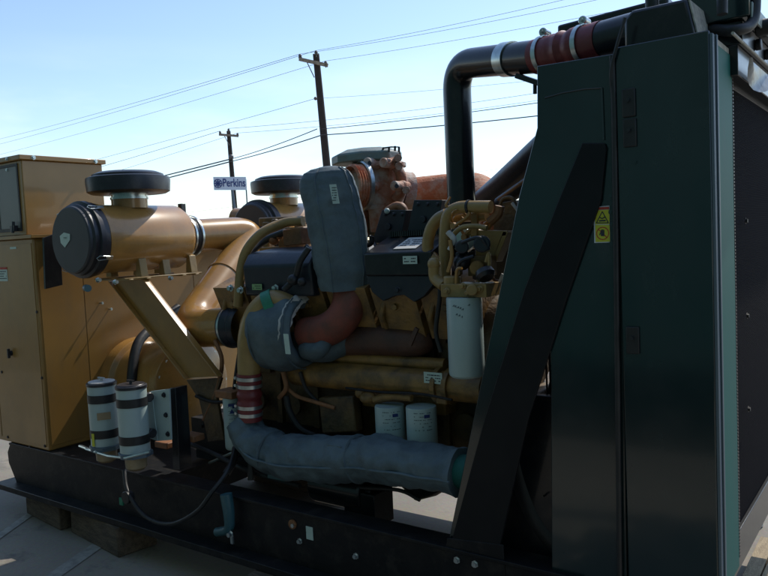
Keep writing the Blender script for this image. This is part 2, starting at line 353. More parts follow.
s = MB(); p = at(2, 275, Y=Yn-.003); s.box(p+V((-.08, -.002, -.04)), p+V((.07, 0, .035))); pl = s.build('warning_plate', 'label', hz)
s = MB(); s.box(p+V((-.08, -.003, .035)), p+V((.07, 0, .05))); s.build('red_band', 'redink', pl)
s = MB(); scribble(s, p+V((0, -.0025, 0)), X_, Z_, .12, .06, 4, seed=4); s.build('small_print', 'ink', pl)
# control cabinet
h = MB(); h.box((-5.36, Yn+.01, 1.822), (-4.50, 3.02, 2.285)); cz = h.build('control_cabinet', 'enclosure', G, .006)
s = MB(); s.prism([(-5.38, Yn-.012, 2.285), (-4.48, Yn-.012, 2.285), (-4.48, Yn-.012, 2.315), (-5.38, Yn-.012, 2.315)], (0, .60, 0)); lid = s.build('cabinet_lid', 'enclosure', cz, .004)
bolts('lid_screw', 'steel', cz, [V((-4.48, y, 2.300)) for y in (Yn+.08, 2.96)], .010, .010, X_)
bolts('lid_screw', 'steel', cz, [V((x, Yn-.012, 2.300)) for x in (-4.62, -5.1)], .008, .010, -Y_)
s = MB(); yy = Yn+.010
s.box((-5.34, yy-.006, 1.85), (-4.545, yy, 1.868)); s.box((-5.34, yy-.006, 2.252), (-4.545, yy, 2.268)); s.box((-4.56, yy-.006, 1.868), (-4.545, yy, 2.252)); s.box((-4.83, yy-.006, 1.868), (-4.80, yy, 2.252))
dr = s.build('door_gasket', 'rubber', cz)
s = MB(); s.box((-4.798, yy-.004, 1.870), (-4.562, yy, 2.250)); s.box((-5.34, yy-.003, 1.870), (-4.832, yy, 2.250)); s.build('grey_door', mat('grey_door_paint', (.17, .18, .17), .4, c2=(.12, .13, .13), nscale=5), cz)
s = MB(); p = at(17, 228, Y=yy); s.box(p+V((-.03, -.03, -.02)), p+V((.02, 0, .015))); s.cyl(p+V((0, -.03, -.03)), p+V((0, -.02, .04)), .009); s.build('door_lock', 'plastic', cz)
s = MB(); s.bolt(at(7, 170, Y=yy-.004), -Y_, .008, .006); s.build('door_screw', 'steel', cz)
# dark bracket plate on the housing and the hose beside it
s = MB(); s.prism([at(42, 238, X=XG+.05), at(58, 232, X=XG+.05), at(61, 285, X=XG+.05), at(44, 289, X=XG+.05)], (.02, 0, 0)); s.box(at(52, 245, X=XG)+V((0, -.02, -.02)), at(52, 245, X=XG)+V((.05, .02, .02)))
s.build('dark_bracket', 'black', G, .002)
s = MB(); s.tube(crom([at(178, 308, X=-4.25), at(160, 322, X=-4.2), at(140, 340, X=-4.15), at(133, 365, X=-4.1), at(131, 400, X=-4.05)]), .032, 16); s.build('black_hose', 'rubber', G)
# generator barrel between housing and engine
s = MB(); s.lathe((XG+.003, 3.12, .80), X_, [(.0001, 0), (.30, 0), (.30, .10), (.27, .12), (.27, .50), (.30, .52), (.30, .58), (.26, .60), (.0001, .62)], 48)
br = s.build('generator_barrel', 'gold', G, .004)
bolts('flange_bolt', 'steel', br, [V((XG+.583, 3.12+.275*math.cos(k*math.pi/8), .80+.275*math.sin(k*math.pi/8))) for k in range(16)], .011, .012, X_)

# ---- air cleaners
def air_cleaner(y0, x0, zc, near, ext=0.0):
    o = V((x0, y0, zc)); R_ = .198; Ln = .66+ext
    s = MB(); s.lathe(o, Y_, [(.0001, .06), (R_, .06), (R_, .12), (R_+.008, .125), (R_+.008, .150), (R_, .155), (R_, Ln), (R_-.02, Ln+.035), (.1, Ln+.05), (.1, Ln+.08), (.0001, Ln+.08)], 56)
    s.box((x0-R_-.002, y0+.16, zc-.004), (x0-R_+.01, y0+Ln, zc+.004)) if False else None
    body = s.build('air_cleaner', 'gold', G, label='near gold air cleaner canister' if near else 'far gold air cleaner canister')
    s = MB(); s.lathe(o, Y_, [(.0001, 0), (R_-.018, 0), (R_-.010, .006), (R_-.008, .02)], 56); s.build('end_disc', 'capend', body)
    s = MB(); s.lathe(o, Y_, [(R_-.008, .0205), (R_+.004, .03), (R_+.004, .055), (R_+.020, .06), (R_+.022, .085), (R_+.014, .09), (R_+.014, .118), (R_, .12)], 56); s.build('end_ring', 'plastic', body)
    if near:
        s = MB(); s.prism([at(*q, Y=y0-.001) for q in ((60, 236), (64, 232.5), (70, 234), (70, 240), (65, 247.5), (61, 243))], (0, -.0015, 0)); st = s.build('shield_sticker', 'label', body)
        s = MB(); scribble(s, at(65, 238, Y=y0-.0035), X_, Z_, .03, .012, 2, seed=3); s.build('sticker_print', 'ink', st)
        for an in (-.5, .9, 2.4, 4.0):
            c = o+Y_*.08+V((math.cos(an), 0, math.sin(an)))*(R_+.026)
            t = V((-math.sin(an), 0, math.cos(an)))
            s = MB(); s.tube([c-Y_*.035-t*.014, c-Y_*.05, c-Y_*.035+t*.014, c+Y_*.05+t*.006, c+Y_*.05-t*.006, c-Y_*.035-t*.014], .0025, 8); s.obox(c+Y_*.03, Y_*.02, t*.010, V((math.cos(an), 0, math.sin(an)))*.004); s.build('clip', 'steel', body)
    # rain cap and neck
    ct = V((x0, y0+.36+ext, zc+R_-.02))
    s = MB(); s.lathe(ct, Z_, [(.105, 0), (.105, .055)], 40); s.build('neck', 'gold', body)
    s = MB(); s.lathe(ct, Z_, [(.110, .055), (.110, .068), (.103, .068), (.103, .082), (.110, .082), (.110, .092)], 40); s.build('neck_clamp', 'steel', body)
    s = MB(); s.lathe(ct, Z_, [(.10, .088), (.216, .088), (.238, .10), (.243, .165), (.240, .182), (.222, .188), (.21, .180), (.205, .202), (.17, .216), (.08, .224), (.0001, .225)], 56); s.build('rain_cap', 'plastic', body)
    return body, o, R_, Ln
AX = -3.86
zc = at(78, 240, X=AX).z
ac_y = at(70, 240, X=AX).y; body, o, R_, Ln = air_cleaner(ac_y, AX, zc, True, 2.40-ac_y)
# outlet rubber coupling with its clamps
s = MB(); q = o+Y_*(Ln+.06); s.lathe(q, Y_, [(.10, 0), (.128, .01), (.132, .03), (.122, .045), (.126, .06), (.12, .10), (.10, .11)], 40); s.build('rubber_coupling', 'rubber', body)
for hh in (.022, .075): s = MB(); s.lathe(q, Y_, [(.131, hh), (.135, hh), (.135, hh+.014), (.131, hh+.014)], 40); s.build('hose_clamp', 'steel', body)
s = MB(); p = at(182, 210, X=AX+.02); s.box(p+V((-.018, -.018, -.07)), p+V((.018, .018, .04))); s.bar(p+V((0, -.1, -.02)), p+V((0, .02, -.02)), .02, .02); s.build('restriction_gauge', 'plastic', body, .003)
# platform and straps
s = MB(); zb = zc-R_
s.bar((AX+.17, 2.56, zb-.035), (AX+.17, 3.12, zb-.035), .03, .008); s.bar((AX-.10, 2.56, zb-.035), (AX-.10, 3.12, zb-.035), .03, .008)
for y in (2.60, 2.72, 2.98, 3.08): s.bar((AX-.13, y, zb-.042), (AX+.19, y, zb-.042), .03, .008)
for y, dx in ((2.68, .14), (3.04, .15), (2.86, .12)):
    s.prism([(AX+dx-.02, y, zb-.03), (AX+dx+.035, y, zb-.03), (AX+dx+.02, y, zb+.075), (AX+dx-.005, y, zb+.085)], (0, .05, 0))
    s.prism([(AX-dx+.02, y, zb-.03), (AX-dx-.035, y, zb-.03), (AX-dx-.02, y, zb+.075), (AX-dx+.005, y, zb+.085)], (0, .05, 0))
s.build('mounting_saddle', 'olive', body, .002)
bolts('saddle_bolt', 'steel', body, [at(*q, X=AX+.18) for q in ((98, 280), (115, 282), (170, 278))], .011, .02, X_)
s = MB(); p = at(86, 288, X=AX+.1); s.cyl(p, p+V((.05, -.02, 0)), .02, 14); s.build('pipe_stub', 'valvepaint', body)
# the diagonal support arm: folded channel
a1, a2 = at(122, 281, X=AX+.1), at(158, 279, X=AX+.1)
b1, b2 = at(189, 379, Y=2.78), at(222, 377, Y=2.78)
a1 = V((AX+.02, 2.60, a1.z)); 
s = MB()
A0, A1 = at(112, 281, Y=2.72), at(147, 279, Y=2.72); B0, B1 = at(188, 378, Y=2.72), at(222, 376, Y=2.72)
s.prism([A0, A1, B1, B0], (0, .012, 0)); s.prism([A1, A1-X_*.012, B1-X_*.012, B1], (0, -.03, 0)); s.prism([A0, A0+X_*.012, B0+X_*.012, B0], (0, -.03, 0))
s.build('support_arm', 'gold', G, .003)
s = MB(); s.prism([at(186, 380, Y=2.75), at(221, 378, Y=2.75), at(216, 395, Y=2.75), at(224, 440, Y=2.75), at(208, 442, Y=2.75), at(199, 400, Y=2.75)], (0, .02, 0)); s.build('arm_foot', 'block', G, .003)

# far air cleaner
fy = 3.62; fx = -3.45
p = at(272, 219, X=-3.95); p = V((-4.05, 4.05, 0)); q = at(283, 186, d=5.6)
body2, o2, _, _ = air_cleaner(q.y-.36, q.x, q.z-.325, False)

# intake pipe near
P0 = o+Y_*(Ln+.15); P1 = at(256, 232, X=AX+.06); P2 = at(186, 330, Y=2.86); P3 = at(232, 326, Y=2.86)
pr = .110
s = MB(); s.tube(bend([P0, P1, P2, P3], .22, 14), pr, 32); pm = s.build('intake_pipe', 'gold', G)
s = MB(); mid = P1.lerp(P2, .50); dd = (P2-P1).normalized(); s.lathe(mid-dd*.008, dd, [(pr, 0), (pr+.006, .002), (pr+.006, .014), (pr, .016)], 36); s.build('weld_bead', 'gold', pm)
s = MB(); s.lathe(P3-X_*.01, X_, [(pr, 0), (pr+.010, .002), (pr+.010, .06), (pr+.004, .075), (pr+.010, .085), (pr+.008, .11), (pr, .12)], 36); s.build('rubber_boot', 'navy', pm)
s = MB(); s.lathe(P3+X_*.005, X_, [(pr+.009, 0), (pr+.014, 0), (pr+.014, .014), (pr+.009, .014)], 36); s.build('hose_clamp', 'steel', pm)
# far intake pipe arcs behind
s = MB(); s.tube(bend([at(236, 220, d=5.9), at(285, 222, d=5.7), at(300, 262, d=5.0)], .2, 10), .095, 28); s.build('intake_pipe', 'gold', G, label='far gold intake pipe')

# ---- engine core
s = MB()
s.box((-3.22, 2.98, .62), (-1.55, 3.45, 1.28))
s.box((-3.2, 2.94, .50), (-1.7, 3.5, .62))
for k in range(6):
    x = -3.05+k*.27
    s.box((x-.10, 2.945, .98), (x+.10, 2.98, 1.20)); s.cyl((x, 2.945, .82), (x, 2.925, .82), .06, 20)
    s.bolt((x-.13, 2.98, 1.22), -Y_, .014, .02); s.bolt((x+.13, 2.98, .70), -Y_, .014, .02); s.box((x+.135, 2.955, .66), (x+.165, 2.98, 1.25))
s.build('engine_block', 'block', G, .006)
for k in range(6):                                          # cylinder heads, near bank
    x = -3.05+k*.27
    s = MB(); s.obox((x, 2.95, 1.40), X_*.12, V((0, .14, .05)), V((0, -.05, .12))); s.bolt((x, 2.80, 1.38), -Y_, .016, .02); s.tube(bend([(x-.09, 2.86, 1.26), (x-.09, 2.80, 1.33), (x-.05, 2.80, 1.44)], .03, 4), .014, 10)
    s.build('cylinder_head', 'engine', G, .008)
for k in range(6):
    x = -3.05+k*.27
    s = MB(); s.obox((x, 3.75, 1.45), X_*.12, V((0, -.14, .05)), V((0, .05, .12))); s.build('cylinder_head', 'engine', G, .008, label='far-bank cylinder head')
s = MB(); s.box((-3.2, 3.1, 1.28), (-1.7, 3.62, 1.52)); s.build('intake_manifold', 'block', G, .01)

# valve covers (dark, near bank)
def cover(x0, x1, yt, zt, zb, name='valve_cover', lab=None, m='navy'):
    # front face, sloped top, rounded lower skirt
    s = MB(); yf = 2.72
    s.prism([(x0, yf, zb), (x0, yf-.012, zt-.07), (x0, yf+.03, zt-.012), (x0, yf+.06, zt), (x0, yf+.24, zt+.02), (x0, yf+.26, zb)], (x1-x0, 0, 0))
    o_ = s.build(name, m, G, .012, label=lab, seg=3)
    return o_
a = at(243, 255, Y=2.72); b = at(306, 250, Y=2.72); c = at(270, 296, Y=2.72)
va = cover(a.x, b.x+.03, 0, at(270, 252, Y=2.72).z, c.z, lab='dark blue valve cover behind the tall blanket')
a = at(364, 250, Y=2.72); b = at(432, 250, Y=2.72)
zt = at(400, 250, Y=2.72).z; zb_ = at(400, 276, Y=2.72).z
s = MB(); yf = 2.72
s.prism([(a.x, yf, zb_), (a.x, yf-.008, zt-.01), (a.x, yf+.20, zt+.065), (a.x, yf+.24, zt+.05), (a.x, yf+.24, zb_)], (b.x-a.x, 0, 0))
vb = s.build('valve_cover', 'black', G, .008, label='black valve cover with pale labels')
s = MB()                                                      # wavy lower skirt
poly = [at(*q, Y=2.73) for q in ((366, 276), (434, 276), (433, 285), (424, 296), (414, 302), (404, 295), (394, 296), (383, 301), (372, 292))]
s.prism(poly, (0, .03, 0)); s.bolt(at(398, 290, Y=2.73), -Y_, .012, .014); s.build('cover_skirt', 'navy', vb, .004)
s = MB()
for k in range(26):
    x = a.x+.03+k*(b.x-a.x-.06)/25; s.box((x-.004, yf+.17, zt+.06), (x+.004, yf+.23, zt+.085))
s.build('top_fins', 'black', vb)
def plate(cx, cy, w_, h_, m, par, Y, seed, rows=3, name='label_plate', prints=True, up=Z_, mp_='ink'):
    c = at(cx, cy, Y=Y); u = X_; s = MB(); n = u.cross(up); s.obox(c, u*w_/2, up*h_/2, n*.001); l = s.build(name, m, par)
    if prints: s = MB(); scribble(s, c+n*.0014, u, up, w_*.8, h_*.75, rows, seed=seed); s.build('label_print', mp_, l)
    return l
plate(257, 287, .07, .03, mat('green_yellow_sticker', (.25, .42, .18), .5), va, 2.707, 2, 2)
# sloping label on top and flat one on the front
sl_up = V((0, .208, .075)).normalized()
c = V((b.x-.16, yf+.09, zt-.01+.098*.36+.003)); s = MB(); nn = X_.cross(sl_up); s.obox(c, X_*.06, sl_up*.07, nn*.001); l1 = s.build('label_plate', mat('white_plate', (.6, .6, .58), .35), vb)
s = MB(); scribble(s, c+nn*.0016, X_, sl_up, .09, .09, 4, seed=9); s.build('label_print', 'ink', l1)
plate(410, 260, .075, .035, 'label', vb, yf-.014, 5, 2)
# strap and rubber parts on the first valve cover
s = MB(); s.tube(crom([at(309, 248, Y=2.70), at(300, 262, Y=2.68), at(295, 278, Y=2.68), at(284, 290, Y=2.66)]), .016, 12); s.ball(at(293, 280, Y=2.67), .028); s.ball(at(302, 282, Y=2.67), .022)
s.build('breather_hose', 'rubber', G)
bolts('cover_bolt', 'steel', G, [at(*q, Y=2.70) for q in ((241, 290), (231, 288), (276, 288))], .013, .02, -Y_)

# rocker / connector boxes in the valley above valve cover b
for (x0, y0, x1, y1, sk) in ((372, 210, 404, 243, 10), (406, 200, 440, 238, 8)):
    s = MB(); pts = [at(x0, y1, Y=2.95), at(x1-4, y1, Y=2.95), at(x1+2, y0, Y=2.95), at(x0+sk, y0, Y=2.95)]
    s.prism(pts, (0, .16, 0)); c = (pts[0]+pts[2])/2; s.cyl(c, c-Y_*.012, .016)
    for t_ in (.15, .5, .85): s.bolt(pts[3].lerp(pts[2], t_)+V((0, 0, -.02)), -Y_, .008, .012)
    ub = s.build('injector_box', 'navy', G, .008)
    s = MB(); s.tube(crom([pts[0]+V((.02, -.01, 0)), pts[0].lerp(pts[1], .5)+V((0, -.05, -.03)), pts[1]+V((0, 0, .01))]), .009, 8); s.build('harness', 'rubber', ub)
s = MB(); s.tube(crom([at(384, 222, Y=3.0), at(389, 210, Y=3.0), at(400, 206, Y=3.0), at(405, 215, Y=3.0), at(404, 232, Y=3.0)]), .021, 14, jit=.012); s.build('rusty_link_pipe', 'orangew', G)
s = MB(); s.tube(crom([at(436, 205, Y=2.98), at(440, 214, Y=2.98), at(434, 228, Y=2.98)]), .02, 14, jit=.01); s.build('rusty_link_pipe', 'orangew', G)
s = MB(); s.ball(at(387, 211, Y=2.94), .014); s.build('pipe_plug', 'white', G)

# yellow manifold frame visible through the gap (far bank of the engine)
s = MB()
def pbar(mb, q0, q1, Y, w_, h_): mb.bar(at(*q0, Y=Y), at(*q1, Y=Y), w_, h_)
pbar(s, (262, 222), (306, 220), 3.25, .06, .05); pbar(s, (262, 233), (306, 231), 3.2, .05, .05)
for x in (268, 284, 300): pbar(s, (x, 222), (x+1, 252), 3.22, .05, .05)
pbar(s, (262, 250), (306, 248), 3.2, .05, .035)
pbar(s, (284, 240), (304, 239), 3.1, .10, .08)
for x in (275, 292): pbar(s, (x, 219), (x, 226), 3.18, .03, .03)
s.build('manifold_frame', 'engine', G, .006)
s = MB(); pbar(s, (288, 238), (306, 236), 3.0, .08, .09); s.ball(at(274, 240, Y=3.0), .03); s.ball(at(279, 236, Y=3.0), .02); s.build('sensor_block', 'orangew', G, .006)
s = MB(); s.tube(crom([at(285, 232, Y=3.0), at(266, 240, Y=2.98), at(252, 252, Y=2.9), at(247, 268, Y=2.85)]), .020, 14); s.build('coolant_hose', 'rubber', G)
s = MB(); s.tube(crom([at(303, 221, Y=2.98), at(284, 223, Y=2.95), at(262, 233, Y=2.85), at(247, 250, Y=2.8), at(241, 270, Y=2.78), at(239, 292, Y=2.76), at(238, 306, Y=2.76)]), .026, 18); s.build('vent_tube', 'olive', G)
s = MB(); pbar(s, (345, 205), (345, 258), 3.1, .12, .05) if False else None
s.box(at(352, 238, Y=3.3), at(376, 210, Y=3.3)+V((0, .15, 0))); s.box(at(350, 246, Y=3.2), at(372, 240, Y=3.2)+V((0, .1, 0)))
s.build('exhaust_bracket', 'engine', G, .008)
s = MB(); s.cyl(at(360, 214, Y=3.299), at(360, 214, Y=3.27), .02); s.build('bracket_plug', 'block', G)

# ---- exhaust outlet (far bank) and tee with covered flange
s = MB(); tp = at(378, 176, Y=3.35)
s.tube([at(379, 210, Y=3.35), at(379, 193, Y=3.35), at(378, 170, Y=3.35), at(378, 163, Y=3.35)], [.12, .15, .125, .13], 28, jit=.02)
s.tube([at(352, 186, Y=3.18), at(365, 186, Y=3.27), at(378, 186, Y=3.35)], [.115, .12, .13], 26)
for q, r in (((372, 186), .032), ((370, 163), .028), ((397, 186), .026), ((386, 163), .026)):
    c = at(*q, Y=3.20); s.cyl(c+Y_*.1, c-Y_*.03, r, 16, .004); s.ball(c+Y_*.05, r*1.2)
s.tube(crom([at(392, 160, Y=3.3), at(400, 172, Y=3.3), at(402, 188, Y=3.3), at(396, 200, Y=3.3)]), .028, 12, jit=.01)
for q in ((398, 158), (399, 166), (406, 190)): s.cyl(at(*q, Y=3.28), at(*q, Y=3.22), .022, 8)
te = s.build('exhaust_tee', 'castrust', G, .002)
for q in ((372, 186), (370, 163), (397, 186)): s = MB(); c = at(*q, Y=3.168); s.cyl(c, c-Y_*.004, .012, 14); s.build('boss_hole', 'ink', te)
s = MB()
for k in range(5): 
    c0 = at(350+k*2.6, 187, Y=3.10+k*.018); s.lathe(c0, V((.45, .9, 0)), [(.108, 0), (.120, .010), (.108, .020)], 30)
s.build('bellows', 'rust', te)
s = MB(); ax_ = V((.45, .9, 0)); s.lathe(at(360, 186, Y=3.18), ax_, [(.125, 0), (.133, .004), (.133, .024), (.125, .028)], 34); s.build('bellows_clamp', 'steel', te)
s = MB(); poly = [at(*q, Y=3.2) for q in ((334, 159), (350, 152), (371, 148.5), (394, 151), (400, 157), (399, 163), (372, 160), (350, 163), (338, 166))]
cz_ = poly[0].z
cc = at(366, 157, Y=3.32)
ring = [cc+V((math.cos(t)*.215, math.sin(t)*.16, .0)) for t in [k*math.pi/4+.39 for k in range(8)]]
s.add([p+V((0, 0, -.035)) for p in ring]+[p+V((0, 0, .012)) for p in ring]+[p.lerp(cc, .35)+V((0, 0, .04)) for p in ring],
      [tuple(range(7, -1, -1))]+[(i, (i+1) % 8, 8+(i+1) % 8, 8+i) for i in range(8)]+[(8+i, 8+(i+1) % 8, 16+(i+1) % 8, 16+i) for i in range(8)]+[tuple(range(16, 24))])
s.build('flange_cover', 'tealcover', te, .008)
s = MB(); e0 = at(383, 149, Y=3.3); 
for q in ((383, 148), (389, 147), (395, 146), (399, 147)): s.cyl(at(q[0], q[1]+5, Y=3.25), at(*q, Y=3.25), .006, 8)
s.tube([at(383, 148, Y=3.25), at(391, 147, Y=3.25), at(399, 147, Y=3.25), at(400, 158, Y=3.25)], .004, 8)
s.build('lifting_wire', 'rubber', te)
s = MB(); s.tube(bend([at(398, 196, Y=3.6), at(440, 192, Y=3.75), at(478, 188, Y=3.72), at(500, 222, Y=3.4)], .16, 10), .098, 28, jit=.004); s.build('exhaust_pipe', 'rust', G)
s = MB(); s.tube([at(400, 191, Y=3.5), at(410, 192, Y=3.55)], .112, 28); s.build('exhaust_flange', 'castrust', G)
for q in ((345, 215), (350, 230)): pass
s = MB(); s.tube([at(360, 205, Y=3.3), at(362, 235, Y=3.3)], [.06, .05], 16, jit=.01); s.tube([at(381, 205, Y=3.3), at(381, 232, Y=3.3)], [.07, .06], 16, jit=.01); s.build('turbine_leg', 'castrust', G)

for zz, rr in ((208, .135), (166, .15)):
    s = MB(); c = at(379, zz, Y=3.35); s.lathe(c, Z_, [(.06, -.012), (rr, -.012), (rr, .012), (.06, .012)], 36); s.build('casting_flange', 'castrust', te, .003)
for k in range(8):
    for zz, rr in ((208, .12),):
        c = at(379, zz, Y=3.35)+V((math.cos(k*math.pi/4+.2)*rr, math.sin(k*math.pi/4+.2)*rr, .012)); s = MB(); s.bolt(c, Z_, .012, .02); s.build('flange_bolt', 'rust', te)
# ---- red exhaust elbow, turbo nose
s = MB(); s.tube(crom([at(348, 262, Y=2.86), at(350, 284, Y=2.83), at(349, 304, Y=2.80), at(340, 321, Y=2.77), at(324, 331, Y=2.76), at(306, 334, Y=2.76)], 14), .083, 32); s.build('exhaust_elbow', 'rusthot', G)
s = MB(); s.lathe(at(258, 327, Y=2.84), X_, [(.0001, -.06), (.08, -.06), (.085, -.02), (.12, 0), (.13, .05), (.12, .1), (.0001, .12)], 32); s.build('turbocharger', 'engine', G)
# compressor outlet: olive pipe arching down to the red hose
s = MB(); s.tube(crom([at(292, 308, Y=2.72), at(272, 302, Y=2.68), at(257, 314, Y=2.64), at(250, 336, Y=2.62), at(249, 358, Y=2.62), at(249, 376, Y=2.62)]), [.062, .060, .060, .060, .058], 26); bo = s.build('boost_pipe', 'olive', G)
s = MB(); c0 = at(267, 307, Y=2.665); c1 = at(276, 303, Y=2.69); s.tube([c0, c1], .078, 28); s.build('green_wrap', 'greentape', G)
s = MB(); a_, b_ = at(249, 373, Y=2.62), at(250, 420, Y=2.62); n_ = 28
rs = [.062+(.004*math.sin(i*1.15) if 7 < i < 19 else 0) for i in range(n_)]
s.tube([a_.lerp(b_, i/(n_-1)) for i in range(n_)], rs, 28); rh = s.build('red_hose', 'redhose', G, label='upright red silicone hose with four clamps')
for t_ in (.06, .22, .66, .82):
    s = MB(); c = a_.lerp(b_, t_); s.lathe(c, (b_-a_), [(.064, 0), (.0665, 0), (.0665, .018), (.064, .018)], 30); s.cyl(c+V((-.07, .0, -.01)), c+V((-.07, -.035, -.01)), .008, 10); s.build('hose_clamp', 'steel', rh)

# left oil filter behind the red hose
def filt(cx, y0, y1, wpx, Y, name, m='white', label=None, seed=1, writing=True):
    a_ = at(cx, y0, Y=Y); b_ = V((a_.x, a_.y, at(cx, y1, Y=Y).z)); d_ = (a_-CAM).dot(FW); r = wpx/2*d_/F
    s = MB(); H = a_.z-b_.z
    s.lathe(b_, Z_, [(.0001, 0), (r*.85, 0), (r*.97, .008), (r, .02), (r, H-.006), (r*.97, H), (.0001, H)], 36); f_ = s.build(name, m, G, label=label)
    if writing:
        s = MB(); d2 = (CAM-a_); d2.z = 0; d2.normalize(); rnd = random.Random(seed)
        for row in range(6):
            zz = a_.z-H*(.09+.075*row); an = -.5
            while an < .7:
                wd = rnd.uniform(.03, .13); wd = min(wd, .7-an)
                if rnd.random() < (.75 if row not in (1, 4) else .35):
                    dd_ = Matrix.Rotation(an+wd/2, 3, 'Z') @ d2; tt = V((-dd_.y, dd_.x, 0)); s.obox(V((a_.x, a_.y, zz))+dd_*(r+.0003), tt*wd*r*.42, Z_*.0013, dd_*.0008)
                an += wd+.03
        dd_ = Matrix.Rotation(.35, 3, 'Z') @ d2; tt = V((-dd_.y, dd_.x, 0)); lg = MB(); lg.obox(V((a_.x, a_.y, a_.z-H*.16))+dd_*(r+.0008), tt*.013, Z_*.007, dd_*.001); lg.build('logo_block', 'signblue', f_)
        s.build('marking', 'ink', f_)
    return f_, a_, r
f1, a_, r_ = filt(231, 397, 448, 17, 2.70, 'oil_filter', label='white filter behind the red hose', seed=2)
s = MB(); s.box(a_+V((-.07, -.05, 0)), a_+V((.06, .06, .04))); s.build('filter_head', 'orangew', f1, .005)
s = MB(); d2 = (CAM-a_); d2.z = 0; d2.normalize(); tt = V((-d2.y, d2.x, 0)); c = a_+d2*(r_+.001)-Z_*.035; s.obox(c, tt*.018, Z_*.007, d2*.0008); s.prism([c-tt*.014-Z_*.045, c+tt*.014-Z_*.045, c-Z_*.02], d2*.001); s.build('logo_mark', 'signblue', f1)

# ---- lower engine: oil cooler, pipes, filters
s = MB(); c0, c1 = at(296, 372, Y=2.82), at(486, 389, Y=2.82)
c1 = V((c1.x, 2.82, c0.z)) if False else c1
s.tube([c0, c1], .066, 30); oc = s.build('oil_cooler', 'engine', G)
for x in (445, 455): s = MB(); t_ = (x-296)/190; c = c0.lerp(c1, t_); s.lathe(c, c1-c0, [(.066, 0), (.082, 0), (.082, .022), (.066, .022)], 30); s.build('cooler_flange', 'engine', oc)
plate(433, 378, .095, .05, 'label', oc, 2.82-.069, 8, 3)
s = MB(); s.tube([at(330, 357, Y=2.86), at(446, 365, Y=2.86)], .030, 20); s.build('coolant_tube', 'engine', G)
s = MB(); s.tube(crom([at(345, 340, Y=2.88), at(380, 340, Y=2.88), at(415, 342, Y=2.88), at(428, 338, Y=2.92)]), [.085, .085, .08, .06], 26); s.bar(at(410, 345, Y=2.78), at(417, 328, Y=2.78), .012, .02); s.build('exhaust_manifold', mat('dark_red_manifold', (.10, .045, .03), .55, c2=(.05, .03, .025), nscale=9, namt=.8, bump=.3), G)
s = MB(); s.box(at(362, 406, Y=2.85), at(445, 398, Y=2.85)+V((0, .1, 0))); s.ball(at(368, 398, Y=2.76), .035, sc=(1.3, 1, .8)); s.ball(at(360, 393, Y=2.76), .025); s.box(at(436, 404, Y=2.75), at(446, 388, Y=2.75)+V((0, .1, 0)))
s.tube(crom([at(374, 400, Y=2.74), at(392, 396, Y=2.74), at(412, 398, Y=2.74)]), .018, 12)
s.build('filter_manifold', 'engine', G, .006)
filt(389.5, 405, 450, 30, 2.74, 'fuel_filter', seed=11, label='left of the two short white filters')
filt(421, 406, 450, 31, 2.74, 'fuel_filter', seed=12, label='right of the two short white filters')
s = MB()                                                     # small copper pipes and wiring low on the block
s.tube(crom([at(284, 372, Y=2.74), at(287, 386, Y=2.74), at(297, 396, Y=2.74), at(315, 402, Y=2.74), at(335, 408, Y=2.76)]), .010, 10)
s.tube(crom([at(283, 372, Y=2.72), at(286, 388, Y=2.72), at(279, 398, Y=2.72)]), .012, 10)
s.build('oil_drain_pipe', 'orangew', G)
s = MB(); s.tube(crom([at(286, 396, Y=2.74), at(290, 412, Y=2.74), at(300, 428, Y=2.76), at(316, 436, Y=2.8)]), .016, 10)
s.tube(crom([at(300, 372, Y=2.74), at(308, 392, Y=2.76), at(330, 412, Y=2.8), at(350, 424, Y=2.85)]), .010, 10)
s.build('black_loom', 'rubber', G)
s = MB(); s.box((-3.45, 2.80, .47), (-2.3, 3.5, .50+.02)); s.box((-3.5, 2.82, .52), (-2.35, 3.4, .70)); 
for k in range(9): s.bolt((-3.4+k*.12, 2.82, .66), -Y_, .010, .012)
s.build('oil_pan', 'skid', G, .01)
p = at(366, 496, Y=2.72); s = MB(); s.cyl(p+V((-.30, 0, .02)), p+V((.02, 0, .02)), .09, 28, .01); s.cyl(p+V((.02, 0, .02)), p+V((.06, 0, .02)), .05, 20, .004); s.box(p+V((-.08, -.07, -.12)), p+V((.10, .08, .04)))
s.build('starter_motor', 'black', G, .01)
p = at(415, 488, Y=2.9); s = MB(); s.tube([at(405, 482, Y=2.85), at(418, 490, Y=2.85), at(432, 486, Y=2.85), at(450, 478, Y=2.85)], [.03, .05, .045, .03], 16, jit=.01); s.build('cable_bundle', 'rubber', G)
s = MB(); p = at(276, 477, Y=2.58); s.box(p+V((-.06, 0, -.015)), p+V((.06, .06, .012))); s.build('junction_bar', 'valvepaint', G, .003)
for q0, q1 in (((209, 463), (236, 451)), ((236, 460), (258, 466))):
    s = MB(); s.tube([at(*q0, Y=2.66), at(*q1, Y=2.72)], .007, 8); s.build('steel_line', 'steel' if q0[0] < 220 else 'skid', G)
s = MB(); s.tube(crom([at(236, 446, Y=2.62), at(228, 470, Y=2.5), at(212, 492, Y=2.40), at(196, 512, Y=2.36), at(170, 524, Y=2.34), at(145, 516, Y=2.34), at(128, 492, Y=2.36), at(124, 470, Y=2.4)]), .011, 12); s.build('fuel_line', 'rubber', G)
s = MB(); s.tube([at(251, 452, Y=2.60), at(251, 480, Y=2.58)], .018, 12); s.tube(crom([at(236, 448, Y=2.62), at(233, 462, Y=2.56), at(226, 474, Y=2.5)]), .02, 12); s.build('black_standpipe', 'rubber', G)

